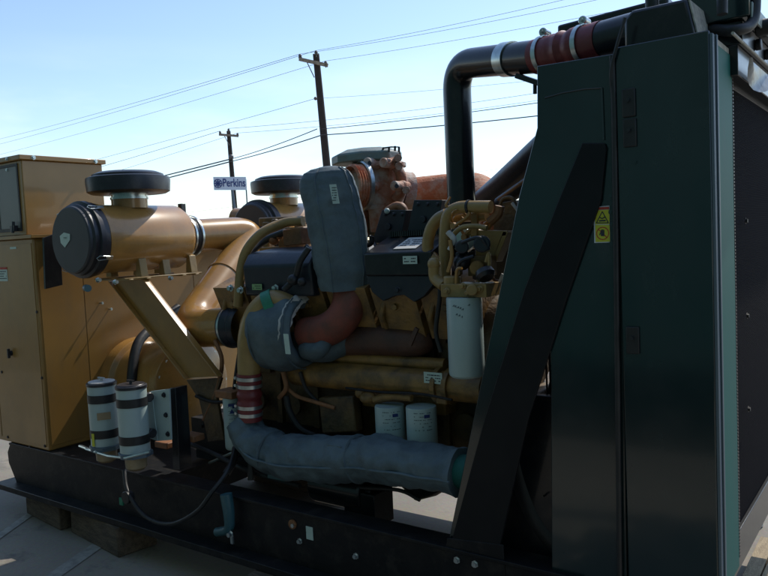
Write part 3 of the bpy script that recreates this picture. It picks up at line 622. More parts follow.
for pts, yy_, rr, mm in (([(340, 305), (372, 309), (405, 306), (436, 310)], 2.86, .009, 'rubber'), 
                       ([(306, 246), (316, 252), (366, 246), (372, 236)], 2.9, .012, 'rubber'), ([(432, 262), (440, 290), (436, 330), (441, 352)], 2.74, .010, 'rubber'),
                       ([(346, 388), (380, 392), (420, 394), (452, 400)], 2.72, .006, 'skid'), ([(266, 300), (254, 318), (242, 340), (236, 372), (233, 398)], 2.72, .009, 'rubber'),
                       ([(215, 340), (222, 362), (216, 392), (204, 420)], 2.76, .012, 'orangew'), ([(196, 396), (214, 402), (236, 400)], 2.74, .010, 'skid'),
                       ([(330, 470), (352, 486), (398, 490), (420, 500)], 2.66, .009, 'rubber'), ([(180, 440), (210, 452), (246, 470), (300, 486)], 2.62, .012, 'rubber')):
    s = MB(); s.tube(crom([at(*q, Y=yy_) for q in pts]), rr, 10); s.build('fluid_line', mm, G)
bolts('head_bolt', 'engine', G, [V((-3.0+.135*k, 2.86, 1.285)) for k in range(11)], .013, .02, -Y_)
for q in ((392, 314), (412, 318), (374, 320)):
    s = MB(); c = at(*q, Y=2.93); s.cyl(c, c-Y_*.05, .036, 20, .008); s.build('inspection_plug', 'engine', G)
s = MB(); s.prism([at(*q, Y=2.76) for q in ((318, 398), (352, 396), (356, 432), (322, 434))], (0, .06, 0)); s.build('side_cover', 'block', G, .008)

# ---- front of the engine: filter, head and pipework
f2, a_, r_ = filt(464, 297, 376, 36, 2.58, 'fuel_filter', label='large white filter hanging by the black brace', seed=5, writing=False)
s = MB(); d2 = (CAM-a_); d2.z = 0; d2.normalize()
for i, (an, zz, w_) in enumerate([(-.62, -.028, .010), (-.5, -.030, .007), (-.36, -.034, .011), (-.22, -.037, .008), (-.1, -.042, .010), (-.45, -.062, .008), (-.3, -.066, .009), (-.15, -.071, .005), (.25, -.026, .010)]):
    dd_ = Matrix.Rotation(an, 3, 'Z') @ d2; tt = V((-dd_.y, dd_.x, 0)); c = V((a_.x, a_.y, a_.z+zz))+dd_*(r_+.0004)
    s.obox(c, tt*w_/2+Z_*.002, Z_*.0009, dd_*.0006); s.obox(c+tt*w_*.2, tt*.0008, Z_*.004, dd_*.0006)
s.build('handwriting', 'ink', f2)
hd = MB(); 
hd.box(at(441, 297, Y=2.56), at(486, 284, Y=2.56)+V((0, .12, 0))); hd.cyl(at(452, 297, Y=2.60), at(452, 276, Y=2.60), .035, 18, .004); hd.cyl(at(472, 290, Y=2.56), at(472, 290, Y=2.52), .022, 16, .003)
hd.ball(at(434, 264, Y=2.62), .028); hd.tube(crom([at(434, 266, Y=2.62), at(435, 278, Y=2.62), at(444, 286, Y=2.6)]), .024, 14)
for q in ((447, 291), (463, 286), (468, 293), (480, 289)): hd.bolt(at(*q, Y=2.555), -Y_, .010, .016)
hd.build('filter_head', 'olive', f2, .004)
def pt(name, pts, Y, r, m='olive', seg=16, Ys=None, label=None, jit=0):
    s = MB(); ys = Ys or [Y]*len(pts); s.tube(crom([at(*q, Y=y) for q, y in zip(pts, ys)]), r, seg, jit=jit); return s.build(name, m, G, label=label)
pt('coolant_pipe', [(446, 284), (445, 262), (445, 236), (448, 216), (458, 208), (474, 207), (491, 207)], 2.70, .026)
pt('coolant_pipe', [(436, 262), (428, 250), (430, 232), (437, 220), (447, 214)], 2.74, .026)
s = MB(); s.tube([at(455, 217, Y=2.76), at(487, 216, Y=2.76)], .022, 16); s.build('coolant_pipe', 'olive', G)
s = MB(); s.lathe(at(469, 207, Y=2.70), X_, [(.027, -.006), (.030, -.005), (.030, .005), (.027, .006)], 18); s.build('hose_clamp', 'rubber', G)
s = MB(); P_ = lambda a, b: at(a, b, Y=2.74)
s.prism([P_(470, 230), P_(507, 231), P_(506, 236), P_(476, 237), P_(476, 240), P_(471, 240)], (0, .08, 0)); s.prism([P_(503, 231), P_(508, 232), P_(496, 262), P_(491, 261)], (0, .06, 0)); s.bar(P_(475, 209), P_(475, 236), .02, .028); 
s.prism([P_(475, 238), P_(503, 235), P_(492, 262), P_(476, 266)], (0, .004, 0))
s.build('pump_bracket', 'olive', G, .003)
s = MB(); s.lathe(at(464, 240, Y=2.78), V((.3, -1, 0)), [(.0001, 0), (.05, 0), (.055, .01), (.05, .03), (.0001, .032)], 24); s.build('pulley_disc', 'steel', G)
s = MB(); s.cyl(at(482, 244, Y=2.66), at(482, 244, Y=2.60), .034, 20, .004); s.cyl(at(462, 247, Y=2.66), at(462, 247, Y=2.60), .028, 18, .004); s.ball(at(462, 262, Y=2.64), .035); s.box(at(456, 268, Y=2.66), at(468, 252, Y=2.66)+V((0, .06, 0)))
s.tube(crom([at(452, 248, Y=2.62), at(466, 241, Y=2.60), at(480, 238, Y=2.60), at(489, 250, Y=2.62)]), .008, 8); s.tube(crom([at(456, 276, Y=2.6), at(460, 262, Y=2.58), at(474, 256, Y=2.6)]), .008, 8)
s.build('solenoid', 'navy', G, .004)
s = MB(); s.box(at(468, 276, Y=2.66), at(487, 256, Y=2.66)+V((0, .08, 0))); s.cyl(at(477, 268, Y=2.66), at(477, 268, Y=2.62), .03, 18, .003); s.build('fuel_pump', 'engine', G, .008)
s = MB(); s.lathe(at(484, 271, Y=2.6), V((.5, -.3, -.8)), [(.0001, 0), (.036, 0), (.04, .02), (.03, .035), (.0001, .036)], 20); s.build('pump_cap', 'plastic', G)
for pts, yy_, rr, mm in (([(455, 226), (466, 218), (470, 212)], 2.68, .007, 'gold'), ([(452, 236), (461, 228), (474, 226), (487, 228)], 2.66, .011, 'olive'), ([(450, 240), (452, 256), (448, 272)], 2.60, .008, 'gold'),
                       ([(456, 285), (457, 270), (462, 268)], 2.57, .006, 'gold'), ([(490, 222), (498, 214), (500, 206)], 2.72, .02, 'orangew'), ([(486, 262), (489, 254), (488, 276), (478, 281)], 2.60, .007, 'olive'), ([(448, 232), (454, 240), (450, 250)], 2.62, .012, 'lining')):
    s = MB(); s.tube(crom([at(*q, Y=yy_) for q in pts]), rr, 10); s.build('fuel_pipe', mm, G)
rnd = random.Random(31)
for k in range(16):
    x, y = rnd.uniform(448, 500), rnd.uniform(212, 280); yy_ = rnd.uniform(2.62, 2.84); s = MB()
    pts = [(x, y)]
    for _ in range(3): x += rnd.uniform(-12, 12); y += rnd.uniform(-12, 14); pts.append((min(506, max(446, x)), min(286, y)))
    s.tube(crom([at(*q, Y=yy_+rnd.uniform(-.03, .03)) for q in pts]), rnd.choice((.004, .006, .009)), 8)
    e_ = at(*pts[0], Y=yy_); s.cyl(e_-Y_*.012, e_+Y_*.012, .014, 6); s.build('brass_fitting_pipe', ('gold', 'olive', 'rubber', 'orangew', 'gold')[k % 5], G)
s = MB(); s.prism([at(*q, Y=2.9) for q in ((494, 214), (500, 203), (515, 200), (520, 232), (512, 262), (496, 290), (492, 262))], (0, .10, 0)); s.tube(crom([at(499, 208, Y=2.88), at(503, 199, Y=2.88), at(512, 198, Y=2.88), at(516, 206, Y=2.88)]), .008, 8); s.build('front_plate', 'block', G, .006)
s = MB(); s.tube(crom([at(512, 203, Y=2.84), at(520, 214, Y=2.84), at(526, 226, Y=2.84)]), .007, 8); s.bar(at(503, 274, Y=2.7), at(495, 293, Y=2.7), .006, .012); s.build('steel_rod', 'lining', G)
s = MB(); s.cyl((-1.62, 3.1, 1.2), (-1.42, 3.1, 1.2), .22, 36, .01); s.cyl((-1.62, 3.1, .85), (-1.42, 3.1, .85), .12, 30, .01); s.build('drive_pulley', 'block', G)
# fan and shroud, in the gap beside the brace
s = MB(); s.lathe((-1.30, 3.35, 1.35), X_, [(.0001, -.05), (.10, -.05), (.10, .05), (.0001, .05)], 28)
for k in range(8):
    an = k*math.pi/4+.2; d_ = V((0, math.cos(an), math.sin(an))); t_ = V((.35, -math.sin(an)*.9, math.cos(an)*.9)).normalized()
    s.obox(V((-1.30, 3.35, 1.35))+d_*.36, d_*.28, t_*.09, d_.cross(t_).normalized()*.003)
fan = s.build('cooling_fan', 'black', G, .002)
s = MB()
for k in range(9):
    z = 1.0+k*.0
    y_ = 2.62+k*.05; s.tube([(-1.16, y_, .62), (-1.16, y_, 1.75)], .004, 6)
for z_ in (.7, 1.0, 1.3, 1.6): s.tube([(-1.16, 2.55, z_), (-1.16, 3.1, z_)], .004, 6)
s.build('fan_guard', 'black', G)
pt('coolant_hose', [(520, 345), (516, 380), (512, 420), (520, 470), (540, 520), (575, 560)], 2.62, .05, 'rubber', 18)
s = MB(); p = at(518, 415, Y=2.60); s.lathe(p, V((-.03, 0, 1)), [(.054, 0), (.057, 0), (.057, .016), (.054, .016)], 22); s.build('hose_clamp', 'steel', G)
s = MB(); s.box((-1.7, 2.95, .47), (-1.35, 3.4, 1.0)); s.build('front_mount', 'block', G, .01)
pt('wiring_loom', [(516, 350), (514, 400), (508, 460), (512, 510)], 2.60, .018, 'rubber', 10)

# ---- charge-air pipework, black
bv = at(462, 215, Y=2.95); bt = V((bv.x, bv.y, at(462, 75, Y=2.95).z)); z_ = bt.z
e1 = at(538, 56.5, Y=2.72); e2 = at(628, 33, Y=2.60)
s = MB(); s.tube(bend([V((bv.x, bv.y, 1.6)), V((bt.x, bt.y, at(459, 64, Y=2.95).z)), e1, e1+(e2-e1)*.05], .13, 12), .063, 32)
cp = s.build('charge_air_pipe', 'black', G, label='glossy black upright charge pipe')
s = MB(); dd = (e2-e1); s.tube([e1.lerp(e2, .72), e2+dd*.15], .063, 32); s.build('charge_air_pipe', 'black', G, label='black pipe stub at the radiator top')
s = MB(); n_ = 26; rs = [.066+(.003*math.sin(i*1.3) if 8 < i < 18 else 0)-(.004 if 11 < i < 14 else 0) for i in range(n_)]
s.tube([e1.lerp(e2, -.02+.77*i/(n_-1)) for i in range(n_)], rs, 30); rh2 = s.build('red_hose', 'redhose', G, label='red silicone hose at the radiator top')
for t_ in (.06, .52):
    c = e1.lerp(e2, t_); s = MB(); s.lathe(c, dd, [(.0685, 0), (.0715, 0), (.0715, .020), (.0685, .020)], 30); s.cyl(c+V((.01, -.02, .082)), c+V((.01, .03, .082)), .016, 14, .003); s.cyl(c+V((.01, -.035, .082)), c+V((.01, .05, .082)), .006, 10); s.build('hose_clamp', 'steel', rh2)
c = V((bt.x, bt.y, at(459, 64, Y=2.95).z)).lerp(e1, .68); dv = (e1-V((bt.x, bt.y, at(459, 64, Y=2.95).z))).normalized()
s = MB(); s.lathe(c, dv, [(.064, -.028), (.069, -.028), (.069, .028), (.064, .028)], 30); s.build('pipe_strap', 'steel', cp)
s = MB(); q = at(530, 76, Y=2.74); s.bar(at(518, 76, Y=2.74), at(542, 84, Y=2.72), .04, .02); s.cyl(at(535, 80, Y=2.73), at(535, 94, Y=2.73), .008, 10); s.build('strap_bracket', 'black', cp, .002)
s = MB(); s.tube([at(478, 205, Y=3.45), at(505, 182, Y=3.2), at(560, 132, Y=2.9)], .058, 26); s.build('charge_air_pipe', 'navy', G, label='slanting dark pipe behind the brace')
s = MB(); s.tube([at(498, 200, Y=2.95), at(512, 190, Y=2.95), at(545, 166, Y=2.85)], .007, 8); s.build('copper_line', 'orangew', G)
s = MB(); s.tube([at(500, 203, Y=3.1), at(545, 172, Y=2.9)], .03, 16); s.build('black_hose', 'rubber', G)

# ---- radiator
XF = -.525
R0 = MB(); R0.box((-1.06, Yn+.03, .40), (XF-.03, 4.25, 2.25)); R0.box((-1.36, 2.58, .36), (-1.06, 2.615, 1.08)); R0.box((-1.16, 2.64, .46), (-1.06, 3.9, 2.1)); rad = R0.build('radiator', 'black', G, .004, label='tall black radiator with dark teal side panels')
s = MB(); zt_ = at(665, 38, Y=Yn).z
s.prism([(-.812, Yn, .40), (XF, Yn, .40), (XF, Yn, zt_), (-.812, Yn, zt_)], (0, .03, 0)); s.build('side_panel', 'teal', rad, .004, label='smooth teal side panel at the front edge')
s = MB()
pp = [(537, 66), (612, 54), (619, 56), (624, 360), (628, 640), (552, 640), (551, 385), (549, 300), (497, 548), (447, 548), (519, 196), (537, 128)]
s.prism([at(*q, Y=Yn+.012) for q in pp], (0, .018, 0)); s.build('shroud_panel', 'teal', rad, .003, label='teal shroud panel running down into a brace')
s = MB(); s.prism([at(*q, Y=Yn-.002) for q in ((582, 143), (604, 143), (606, 148), (601, 200), (566, 300), (528, 420), (500, 546), (450, 546), (484, 420), (524, 290), (556, 206))], (0, .012, 0)); s.build('brace', 'matt', rad, .003, label='broad black diagonal brace')
bolts('brace_bolt', 'steel', rad, [at(*q, Y=Yn-.005) for q in ((457, 560), (475, 564))], .010, .012, -Y_)
s = MB(); s.prism([at(*q, Y=Yn-.004) for q in ((447, 538), (503, 545), (506, 590), (440, 590))], (0, .006, 0)); s.build('brace_foot', 'skid', rad, .002)
s = MB(); s.tube([at(545, 98, Y=Yn+.010), at(562, 93, Y=Yn+.010), at(585, 89, Y=Yn+.010), at(602, 88, Y=Yn+.010)], .003, 8); s.tube([at(602, 88, Y=Yn+.010), at(604, 140, Y=Yn+.010)], .004, 8); s.build('panel_edge', 'teal', rad)
s = MB(); s.tube([at(612, 56, Y=Yn), at(614, 110, Y=Yn), at(616, 250, Y=Yn), at(620, 590, Y=Yn)], .009, 12); s.tube(crom([at(625, 18, Y=Yn), at(617, 45, Y=Yn-.01), at(611, 70, Y=Yn-.01), at(612, 92, Y=Yn)]), .006, 8); s.build('edge_seal', 'rubber', rad)
for q in ((629, 103), (630, 133), (633, 340)):
    s = MB(); p = at(*q, Y=Yn); s.box(p+V((-.020, -.010, -.045)), p+V((.022, 0, .045))); hb = s.build('panel_hinge', 'rubber', rad, .003)
    s = MB(); s.bolt(p+V((0, -.010, .008)), -Y_, .006, .006); s.build('hinge_bolt', 'plastic', hb)
bolts('panel_rivet', 'teal', rad, [at(*q, Y=Yn) for q in ((611, 178), (611, 196), (611, 212), (612, 224), (612, 243), (635, 162))], .006, .005, -Y_)
# warning label
def P2(x, y, dy=.0): return at(x, y, Y=Yn+.0105-dy)
s = MB(); s.prism([P2(593.6, 207), P2(609.4, 205.6), P2(610.2, 242.4), P2(594.3, 243)], (0, .0012, 0)); wl = s.build('warning_label', 'signwhite', rad)
s = MB(); s.prism([P2(595, 210.5, .001), P2(609.3, 209.6, .001), P2(609.6, 224, .001), P2(595.2, 224.3, .001)], (0, .0008, 0)); s.prism([P2(595.2, 225, .001), P2(609.6, 224.8, .001), P2(610, 241.6, .001), P2(595.6, 242, .001)], (0, .0008, 0)); s.build('yellow_field', 'yellowlab', wl)
s = MB(); s.prism([P2(595, 207.6, .001), P2(609, 206.6, .001), P2(609.2, 209.2, .001), P2(595, 210, .001)], (0, .0008, 0))
ring_c = P2(602.6, 233.4, .0016)
for k in range(24):
    a0, a1 = k*math.pi/12, (k+1)*math.pi/12; s.bar(ring_c+V((math.cos(a0), 0, math.sin(a0)))*.0205, ring_c+V((math.cos(a1), 0, math.sin(a1)))*.0205, .0004, .0028, up=(-math.sin(a0)*0+math.cos(a0), 0, math.sin(a0)))
s.bar(ring_c+V((-.014, 0, .014)), ring_c+V((.014, 0, -.014)), .0004, .0028, up=(1, 0, 1))
s.build('red_marks', 'redink', wl)
s = MB(); t3 = [P2(602.3, 211.6, .0016), P2(608.3, 222.8, .0016), P2(596.4, 223, .0016)]
for i in range(3): s.bar(t3[i], t3[(i+1) % 3], .0004, .003, up=(.3, 0, 1))
s.box(P2(599, 221.6, .0016), P2(605.6, 219.8, .0020)); s.tube([P2(600, 217.5, .002), P2(602, 218.6, .002), P2(605, 217, .002)], .0018, 6)
hc = ring_c-Y_*.0003
s.obox(hc-Z_*.003, X_*.006, Z_*.006, Y_*.0003)
for i, (dx, h_) in enumerate(((-.005, .008), (-.0017, .0105), (.0017, .010), (.005, .008))): s.obox(hc+V((dx, 0, .003+h_/2)), X_*.0013, Z_*h_/2, Y_*.0003)
s.obox(hc+V((-.0085, 0, -.001)), V((.0012, 0, -.0006)), V((.002, 0, .0045)), Y_*.0003)
s.build('black_marks', 'ink', wl)
# front frame: trim strip, teal flange with serrated edge, core mesh
s = MB(); s.box((XF, Yn+.002, .50), (XF+.010, Yn+.075, zt_-.01)); s.box((XF+.010, Yn+.030, .50), (XF+.016, Yn+.045, zt_-.01)); s.build('corner_trim', 'trim', rad, .002)
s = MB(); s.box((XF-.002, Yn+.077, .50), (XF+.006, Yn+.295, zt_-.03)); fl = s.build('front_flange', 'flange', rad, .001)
s = MB(); z = .53; k = 0
while z < zt_-.05 and k < 160: s.box((XF-.002, Yn+.297, z), (XF+.007, Yn+.312, z+.0065)); z += .0115; k += 1
s.build('serrated_edge', 'rubber', rad)
s = MB(); s.box((XF-.028, Yn+.295, .585), (XF-.015, 4.22, zt_-.12)); s.build('radiator_core', 'core', rad)
s = MB()
s.box((XF-.014, Yn+.315, .585), (XF+.0, 4.22, .61)); s.build('core_guard', 'black', rad, .002)
bolts('guard_bolt', 'rubber', rad, [V((XF-.004, 3.0, z)) for z in (1.0, 1.35, 1.7)], .008, .008, X_)
# top frame
s = MB(); s.box((XF-.05, Yn+.27, zt_-.10), (XF+.03, 4.3, zt_+.0)); s.box((XF-.05, Yn+.27, zt_+.0), (XF+.045, 4.3, zt_+.075)); s.build('top_beam', 'black', rad, .003)
s = MB(); s.box((XF-.10, Yn+.34, zt_+.076), (XF+.072, 4.3, zt_+.118)); s.build('beam_web', 'black', rad, .003)
s = MB(); s.box((XF+.073, Yn+.25, zt_+.072), (XF+.079, 4.3, zt_+.122)); s.build('beam_cap', 'lightbeam', rad, .001)
s = MB(); s.box((-.66, Yn+.24, zt_+.077), (XF+.072, Yn+.335, zt_+.36)); s.build('end_box', 'teal', rad, .006)
s = MB(); s.box((XF-.04, Yn+.04, zt_-.065), (XF+.004, Yn+.265, zt_-.01)); s.build('corner_block', 'cream', rad, .002)
s = MB(); s.tube([(XF+.047, Yn+.10, zt_+.0), (XF+.047, 4.3, zt_-.0)], .005, 8); s.build('film_edge', 'cream', rad)
for k in range(5): s = MB(); s.cyl((XF+.045, 2.95+k*.2, zt_+.035), (XF+.065, 2.95+k*.2, zt_+.035), .02, 12, .003); s.build('beam_plug', 'rubber', rad)
s = MB(); s.prism([(-.80, Yn+.06, zt_+.00), (-.80, Yn+.06, zt_+.10), (-.775, Yn+.06, zt_+.125), (-.60, Yn+.06, zt_+.125), (-.575, Yn+.06, zt_+.0)], (0, .24, 0)); s.build('header_tank', 'black', rad, .012)
s = MB(); s.prism([(-.574, Yn+.07, zt_), (-.572, Yn+.30, zt_), (-.595, Yn+.30, zt_+.12), (-.599, Yn+.07, zt_+.12)], (.004, 0, .001)); s.build('dusty_tank_side', 'cream', rad)
s = MB(); s.box((-1.0, 2.85, zt_-.05), (XF-.12, 4.2, zt_+.10)); s.build('upper_tank', 'black', rad, .015)
s = MB(); s.tube(bend([(XF-.03, 2.72, zt_+.13), (XF-.03, 2.70, zt_+.30), (XF+.02, 2.56, zt_+.30), (XF+.02, 2.54, zt_+.06)], .07), .016, 14); s.tube(bend([(XF-.13, 2.80, zt_+.10), (XF+.04, 2.62, zt_+.02), (XF+.08, 2.72, zt_+.05), (XF+.08, 2.78, zt_+.28)], .08), .018, 14); s.build('top_hose', 'rubber', rad)
s = MB(); s.cyl((XF+.055, 2.90, zt_+.08), (XF+.13, 2.90, zt_+.08), .028, 18, .004); s.build('filler_stub', 'rubber', rad)
s = MB(); c_ = at(652, 0, Y=2.62); s.cyl(c_-Z_*.04, c_+Z_*.03, .022, 18, .003); s.build('tank_cap', 'rubber', rad)
s = MB(); s.prism([at(*q, Y=3.1) for q in ((557, 25), (668, -4), (668, 30), (557, 50))], (0, .25, 0)); s.build('lifting_beam', 'black', rad, .01)
# torn plastic film hanging from the beam
s = MB(); vs = []; nn_ = 14
for i in range(nn_+1):
    t_ = i/nn_; y_ = 2.72+t_*.55
    for j in range(6):
        q_ = j/5; dr_ = .02+.085*math.sin(math.pi*min(1, t_*1.4))*q_
        vs.append((XF+.062+.02*math.sin(t_*9+q_*3)*q_, y_, zt_-.03-dr_))
s.add(vs, [(i*6+j, i*6+j+1, (i+1)*6+j+1, (i+1)*6+j) for i in range(nn_) for j in range(5)], True)
s.build('plastic_film', 'film', rad)

# ---- fuel/water separators (two) and their bracket
for i, (cx, yt, yb, yy_, lab) in enumerate(((101.5, 383, 443, 2.36, 'left white separator with yellow tag'), (131, 386, 450, 2.33, 'right white separator'))):
    a_ = at(cx, yt, Y=yy_); z_b = at(cx+2, yb, Y=yy_).z; r = .077; H = a_.z-z_b; b_ = V((a_.x, a_.y, z_b))
    s = MB(); s.lathe(b_, Z_, [(.0001, 0), (r, 0), (r, H), (r*.95, H+.004), (.0001, H+.004)], 36); fs = s.build('water_separator', 'white', G, label=lab)
    s = MB(); s.lathe(b_, Z_, [(r-.002, H-.012), (r+.004, H-.010), (r+.004, H+.004), (r-.004, H+.008)], 36); s.build('lid_rim', 'plastic', fs)
    s = MB(); s.cyl(b_+Z_*(H+.004), b_+Z_*(H+.012), r-.006, 28, .002); s.bar(b_+V((-.03, 0, H+.028)), b_+V((.03, 0, H+.028)), .008, .008); s.cyl(b_+Z_*(H+.01), b_+Z_*(H+.03), .008, 12); s.build('lid', 'lining' if i == 0 else 'plastic', fs)
    for hh in (.13, .70):
        s = MB(); s.lathe(b_, Z_, [(r, H*hh), (r+.0025, H*hh), (r+.0025, H*hh+.045), (r, H*hh+.045)], 36); s.build('black_band', 'rubber', fs)
    s = MB(); s.lathe(b_, Z_, [(.0001, -.03), (r*.9, -.03), (r+.012, -.026), (r+.012, -.004), (r, .0)], 8); s.build('bowl_collar', 'steel' if False else 'trim', fs)
    s = MB(); s.lathe(b_, Z_, [(.0001, -.105), (r*.5, -.10), (r*.72, -.085), (r*.75, -.03)], 30); s.build('sediment_bowl', 'bowl', fs)
    if i == 0:
        s = MB(); d2 = (CAM-a_); d2.z = 0; d2.normalize(); tt = V((-d2.y, d2.x, 0)); s.obox(b_+d2*(r+.0005)+Z_*H*.5, tt*.035, Z_*.02, d2*.001); s.build('foil_label', 'bowl', fs)
        s = MB(); dd_ = Matrix.Rotation(-.9, 3, 'Z') @ d2; s.obox(b_+dd_*(r+.004)+Z_*.04, V((-dd_.y, dd_.x, 0))*.010, Z_*.035, dd_*.001); s.build('yellow_tag', 'yellowlab', fs)
s = MB(); p = at(128, 497, Y=2.36); s.cyl(p+Y_*.02, p-Y_*.02, .035, 20, .004); s.build('drain_cock', 'rubber', G)
s = MB(); p = at(120, 498, Y=2.40); s.box(p+V((-.01, 0, -.04)), p+V((.02, .01, 0))); s.build('drain_tag', 'greentape', G)
s = MB(); s.tube([at(86, 449, Y=2.30), at(108, 456, Y=2.27), at(126, 458, Y=2.25), at(150, 452, Y=2.27)], .007, 8); s.tube([at(80, 446, Y=2.33), at(96, 452, Y=2.28)], .009, 8); s.build('drain_pipe', 'steel', G)
PB = lambda a, b: at(a, b, Y=2.44)
s = MB(); s.prism([PB(152, 391), PB(169, 389), PB(171, 440), PB(158, 441)], (0, .01, 0)); s.prism([PB(144, 394), PB(152, 391), PB(158, 441), PB(150, 438)], (0, -.004, 0)); fb = s.build('filter_bracket', 'white', G, .001)
bolts('bracket_bolt', 'plastic', fb, [at(*q, Y=2.438) for q in ((164, 395), (166, 415), (168, 434))], .010, .010, -Y_)
for q in ((148, 397), (151, 433)):
    s = MB(); p = at(*q, Y=2.40); s.cyl(p-X_*.03, p+X_*.02, .025, 18, .003); s.build('clamp_knob', 'plastic', fb)
s = MB(); s.prism([at(*q, Y=2.47) for q in ((170, 388), (175, 388), (180, 470), (173, 470))], (0, .08, 0)); s.build('bracket_post', 'black', G, .002)
for q in ((160, 445), (186, 438)): 
    s = MB(); s.box(at(*q, Y=2.55)+V((-.05, 0, -.02)), at(*q, Y=2.55)+V((.06, .08, .015))); s.build('brown_lug', 'orangew', G, .006)

# ------------------------------------------------------------------ insulation jackets (things that lift off)
def seam(mb, pts, r=.004): mb.tube(pts, r, 8, cap=True)
# tall jacket
e1v = V((math.cos(YAW), math.sin(YAW), 0)); e2v = V((math.sin(YAW), -math.cos(YAW), 0))
def sec(c, w_, k, top=False):
    pts = [(-1, -.35), (-1.0, .18), (-.93, .34), (-.42, .82), (-.30, .88), (.75, .80), (.92, .70), (1, .45), (.98, -.4), (.7, -.85), (-.6, -.88), (-.9, -.6)]
    out = []
    for i in range(len(pts)):
        a_, b_ = pts[i], pts[(i+1) % len(pts)]
        for t_ in (0, .25, .5, .75): out.append(c+e1v*(a_[0]+(b_[0]-a_[0])*t_)*w_+e2v*(a_[1]+(b_[1]-a_[1])*t_)*w_*.85*k)
    return out
s = MB(); Yb = 2.80; rows = []
keys = [(352, 283, .088), (347, 287, .102), (343.5, 284, .115), (343, 278, .119), (340, 258, .120), (337.5, 240, .119), (335, 220, .118), (331, 202, .117), (328, 188, .113), (325.5, 178, .103), (324, 171, .085), (323.5, 168, .055)]
keys = [(345, 284, .098), (345, 290, .120), (344.5, 284, .124), (343.5, 270, .130), (340.5, 250, .136), (337.5, 232, .140), (334.5, 215, .142), (331.5, 200, .142), (328.5, 188, .138), (327, 179, .130), (327, 173, .112), (327, 169, .08), (328, 167, .04)]
for i in range(len(keys)-1):
    for k in range(6):
        t_ = k/6; kk = [keys[i][j]*(1-t_)+keys[i+1][j]*t_ for j in range(3)]; rows.append(kk)
rows.append(list(keys[-1])); n_ = 48; vs = []
for kk in rows:
    c = at(kk[0], kk[1], Y=Yb)
    for p in sec(c, kk[2], 1.0):
        p = p+ (p-c).normalized()*(.011*noise.noise(p*7)+.006*noise.noise(p*19)+.003*noise.noise(p*45)); p.z += .006*noise.noise(p*7+V((5, 5, 5))); vs.append(p)
fs_ = [(i*n_+k, i*n_+(k+1) % n_, (i+1)*n_+(k+1) % n_, (i+1)*n_+k) for i in range(len(rows)-1) for k in range(n_)]
s.add(vs, fs_, True); s.add(vs[-n_:], [tuple(range(n_))], True); s.add(vs[:n_], [tuple(range(n_-1, -1, -1))], True)
TB = empty('insulation_jacket', at(345, 285, Y=Yb)); tag(TB, 'tall grey-blue quilted jacket wrapped upright round the exhaust riser', 'insulation blanket', 'quilted insulation jackets on the exhaust and charge pipes')
s.build('quilted_cover', 'blanket', TB, label=None)
s = MB()
for idx in (12, 20, 24): seam(s, [vs[i*n_+idx]+(vs[i*n_+idx]-at(rows[i][0], rows[i][1], Y=Yb)).normalized()*.001 for i in range(4, len(rows)-6)], .0035)
s.build('seam', 'blanket', TB)
s = MB(); c = (CAM-at(334, 194, Y=Yb)).normalized(); p = at(334.5, 194, Y=Yb-.098); s.obox(p, e1v*.016, V((0, 0, .045))+e1v*-.006, e2v*.0015); tgm = s.build('paper_tag', 'label', TB)
s = MB(); scribble(s, p+e2v*.002, e1v, Z_, .022, .07, 6, seed=21); s.build('tag_print', 'ink', tgm)
# turbo jacket: stubby drum
TJ = empty('insulation_jacket', at(302, 365, Y=2.80)); tag(TJ, 'bulging grey-blue jacket round the turbocharger, its torn edge showing white lining', 'insulation blanket', 'quilted insulation jackets on the exhaust and charge pipes')
s = MB(); c0 = at(289, 331, Y=2.76); axd = V((1, .12, .02)).normalized()
prof = [(.12, -.16), (.165, -.155), (.188, -.12), (.197, -.06), (.200, 0), (.196, .05), (.185, .09), (.170, .115), (.15, .12), (.12, .10)]
s2 = MB(); pf = [V((r, h, 0)) for r, h in prof]; pf = crom(pf, 5); s2.lathe(c0, axd, [(q.x, q.y) for q in pf], 72)
for i, p in enumerate(s2.v):
    q = p-c0; q = q-axd*q.dot(axd); s2.v[i] = p+q.normalized()*(.014*noise.noise(p*7)+.008*noise.noise(p*19))
s2.build('quilted_cover', 'blanket', TJ)
s = MB(); s.tube(crom([at(312, 345, Y=2.80), at(326, 348, Y=2.80), at(342, 342, Y=2.84), at(352, 332, Y=2.86)]), [.08, .085, .08, .06], 22, jit=.012); s.tube(crom([at(306, 350, Y=2.72), at(318, 350, Y=2.70), at(326, 340, Y=2.73), at(322, 326, Y=2.72)]), [.05, .055, .05, .03], 20, jit=.01)
s.build('loose_sleeve', 'blanket', TJ)
s = MB(); vs = []
ux = V((0, -1, 0)); na = 30
for i in range(na+1):
    an = math.radians(112-140*i/na); dr_ = ux*math.cos(an)+Z_*math.sin(an); wv = .024+.030*math.sin(math.pi*i/na)+.008*noise.noise(V((i*.8, 3, 1)))
    for j in range(4):
        r_ = .196-wv*j/3-.004; h_ = .095+.035*j/3+.012*noise.noise(V((i*.5, j*.9, 2)))
        vs.append(c0+axd*h_+dr_*r_)
s.add(vs, [(i*4+j, i*4+j+1, (i+1)*4+j+1, (i+1)*4+j) for i in range(na) for j in range(3)], True)
o_ = s.build('torn_lining', 'lining', TJ); sm_ = o_.modifiers.new('thickness', 'SOLIDIFY'); sm_.thickness = .004
s = MB()
for hh, r in ((-.120, .190), (.090, .187)): s.lathe(c0, axd, [(r, hh), (r+.006, hh+.004), (r, hh+.008)], 44)
s.build('seam', 'blanket', TJ)
s = MB(); p = at(287, 344, Y=2.553); s.obox(p, X_*.016, V((-.004, 0, .048)), Y_*.001); s.build('paper_tag', 'label', TJ); 
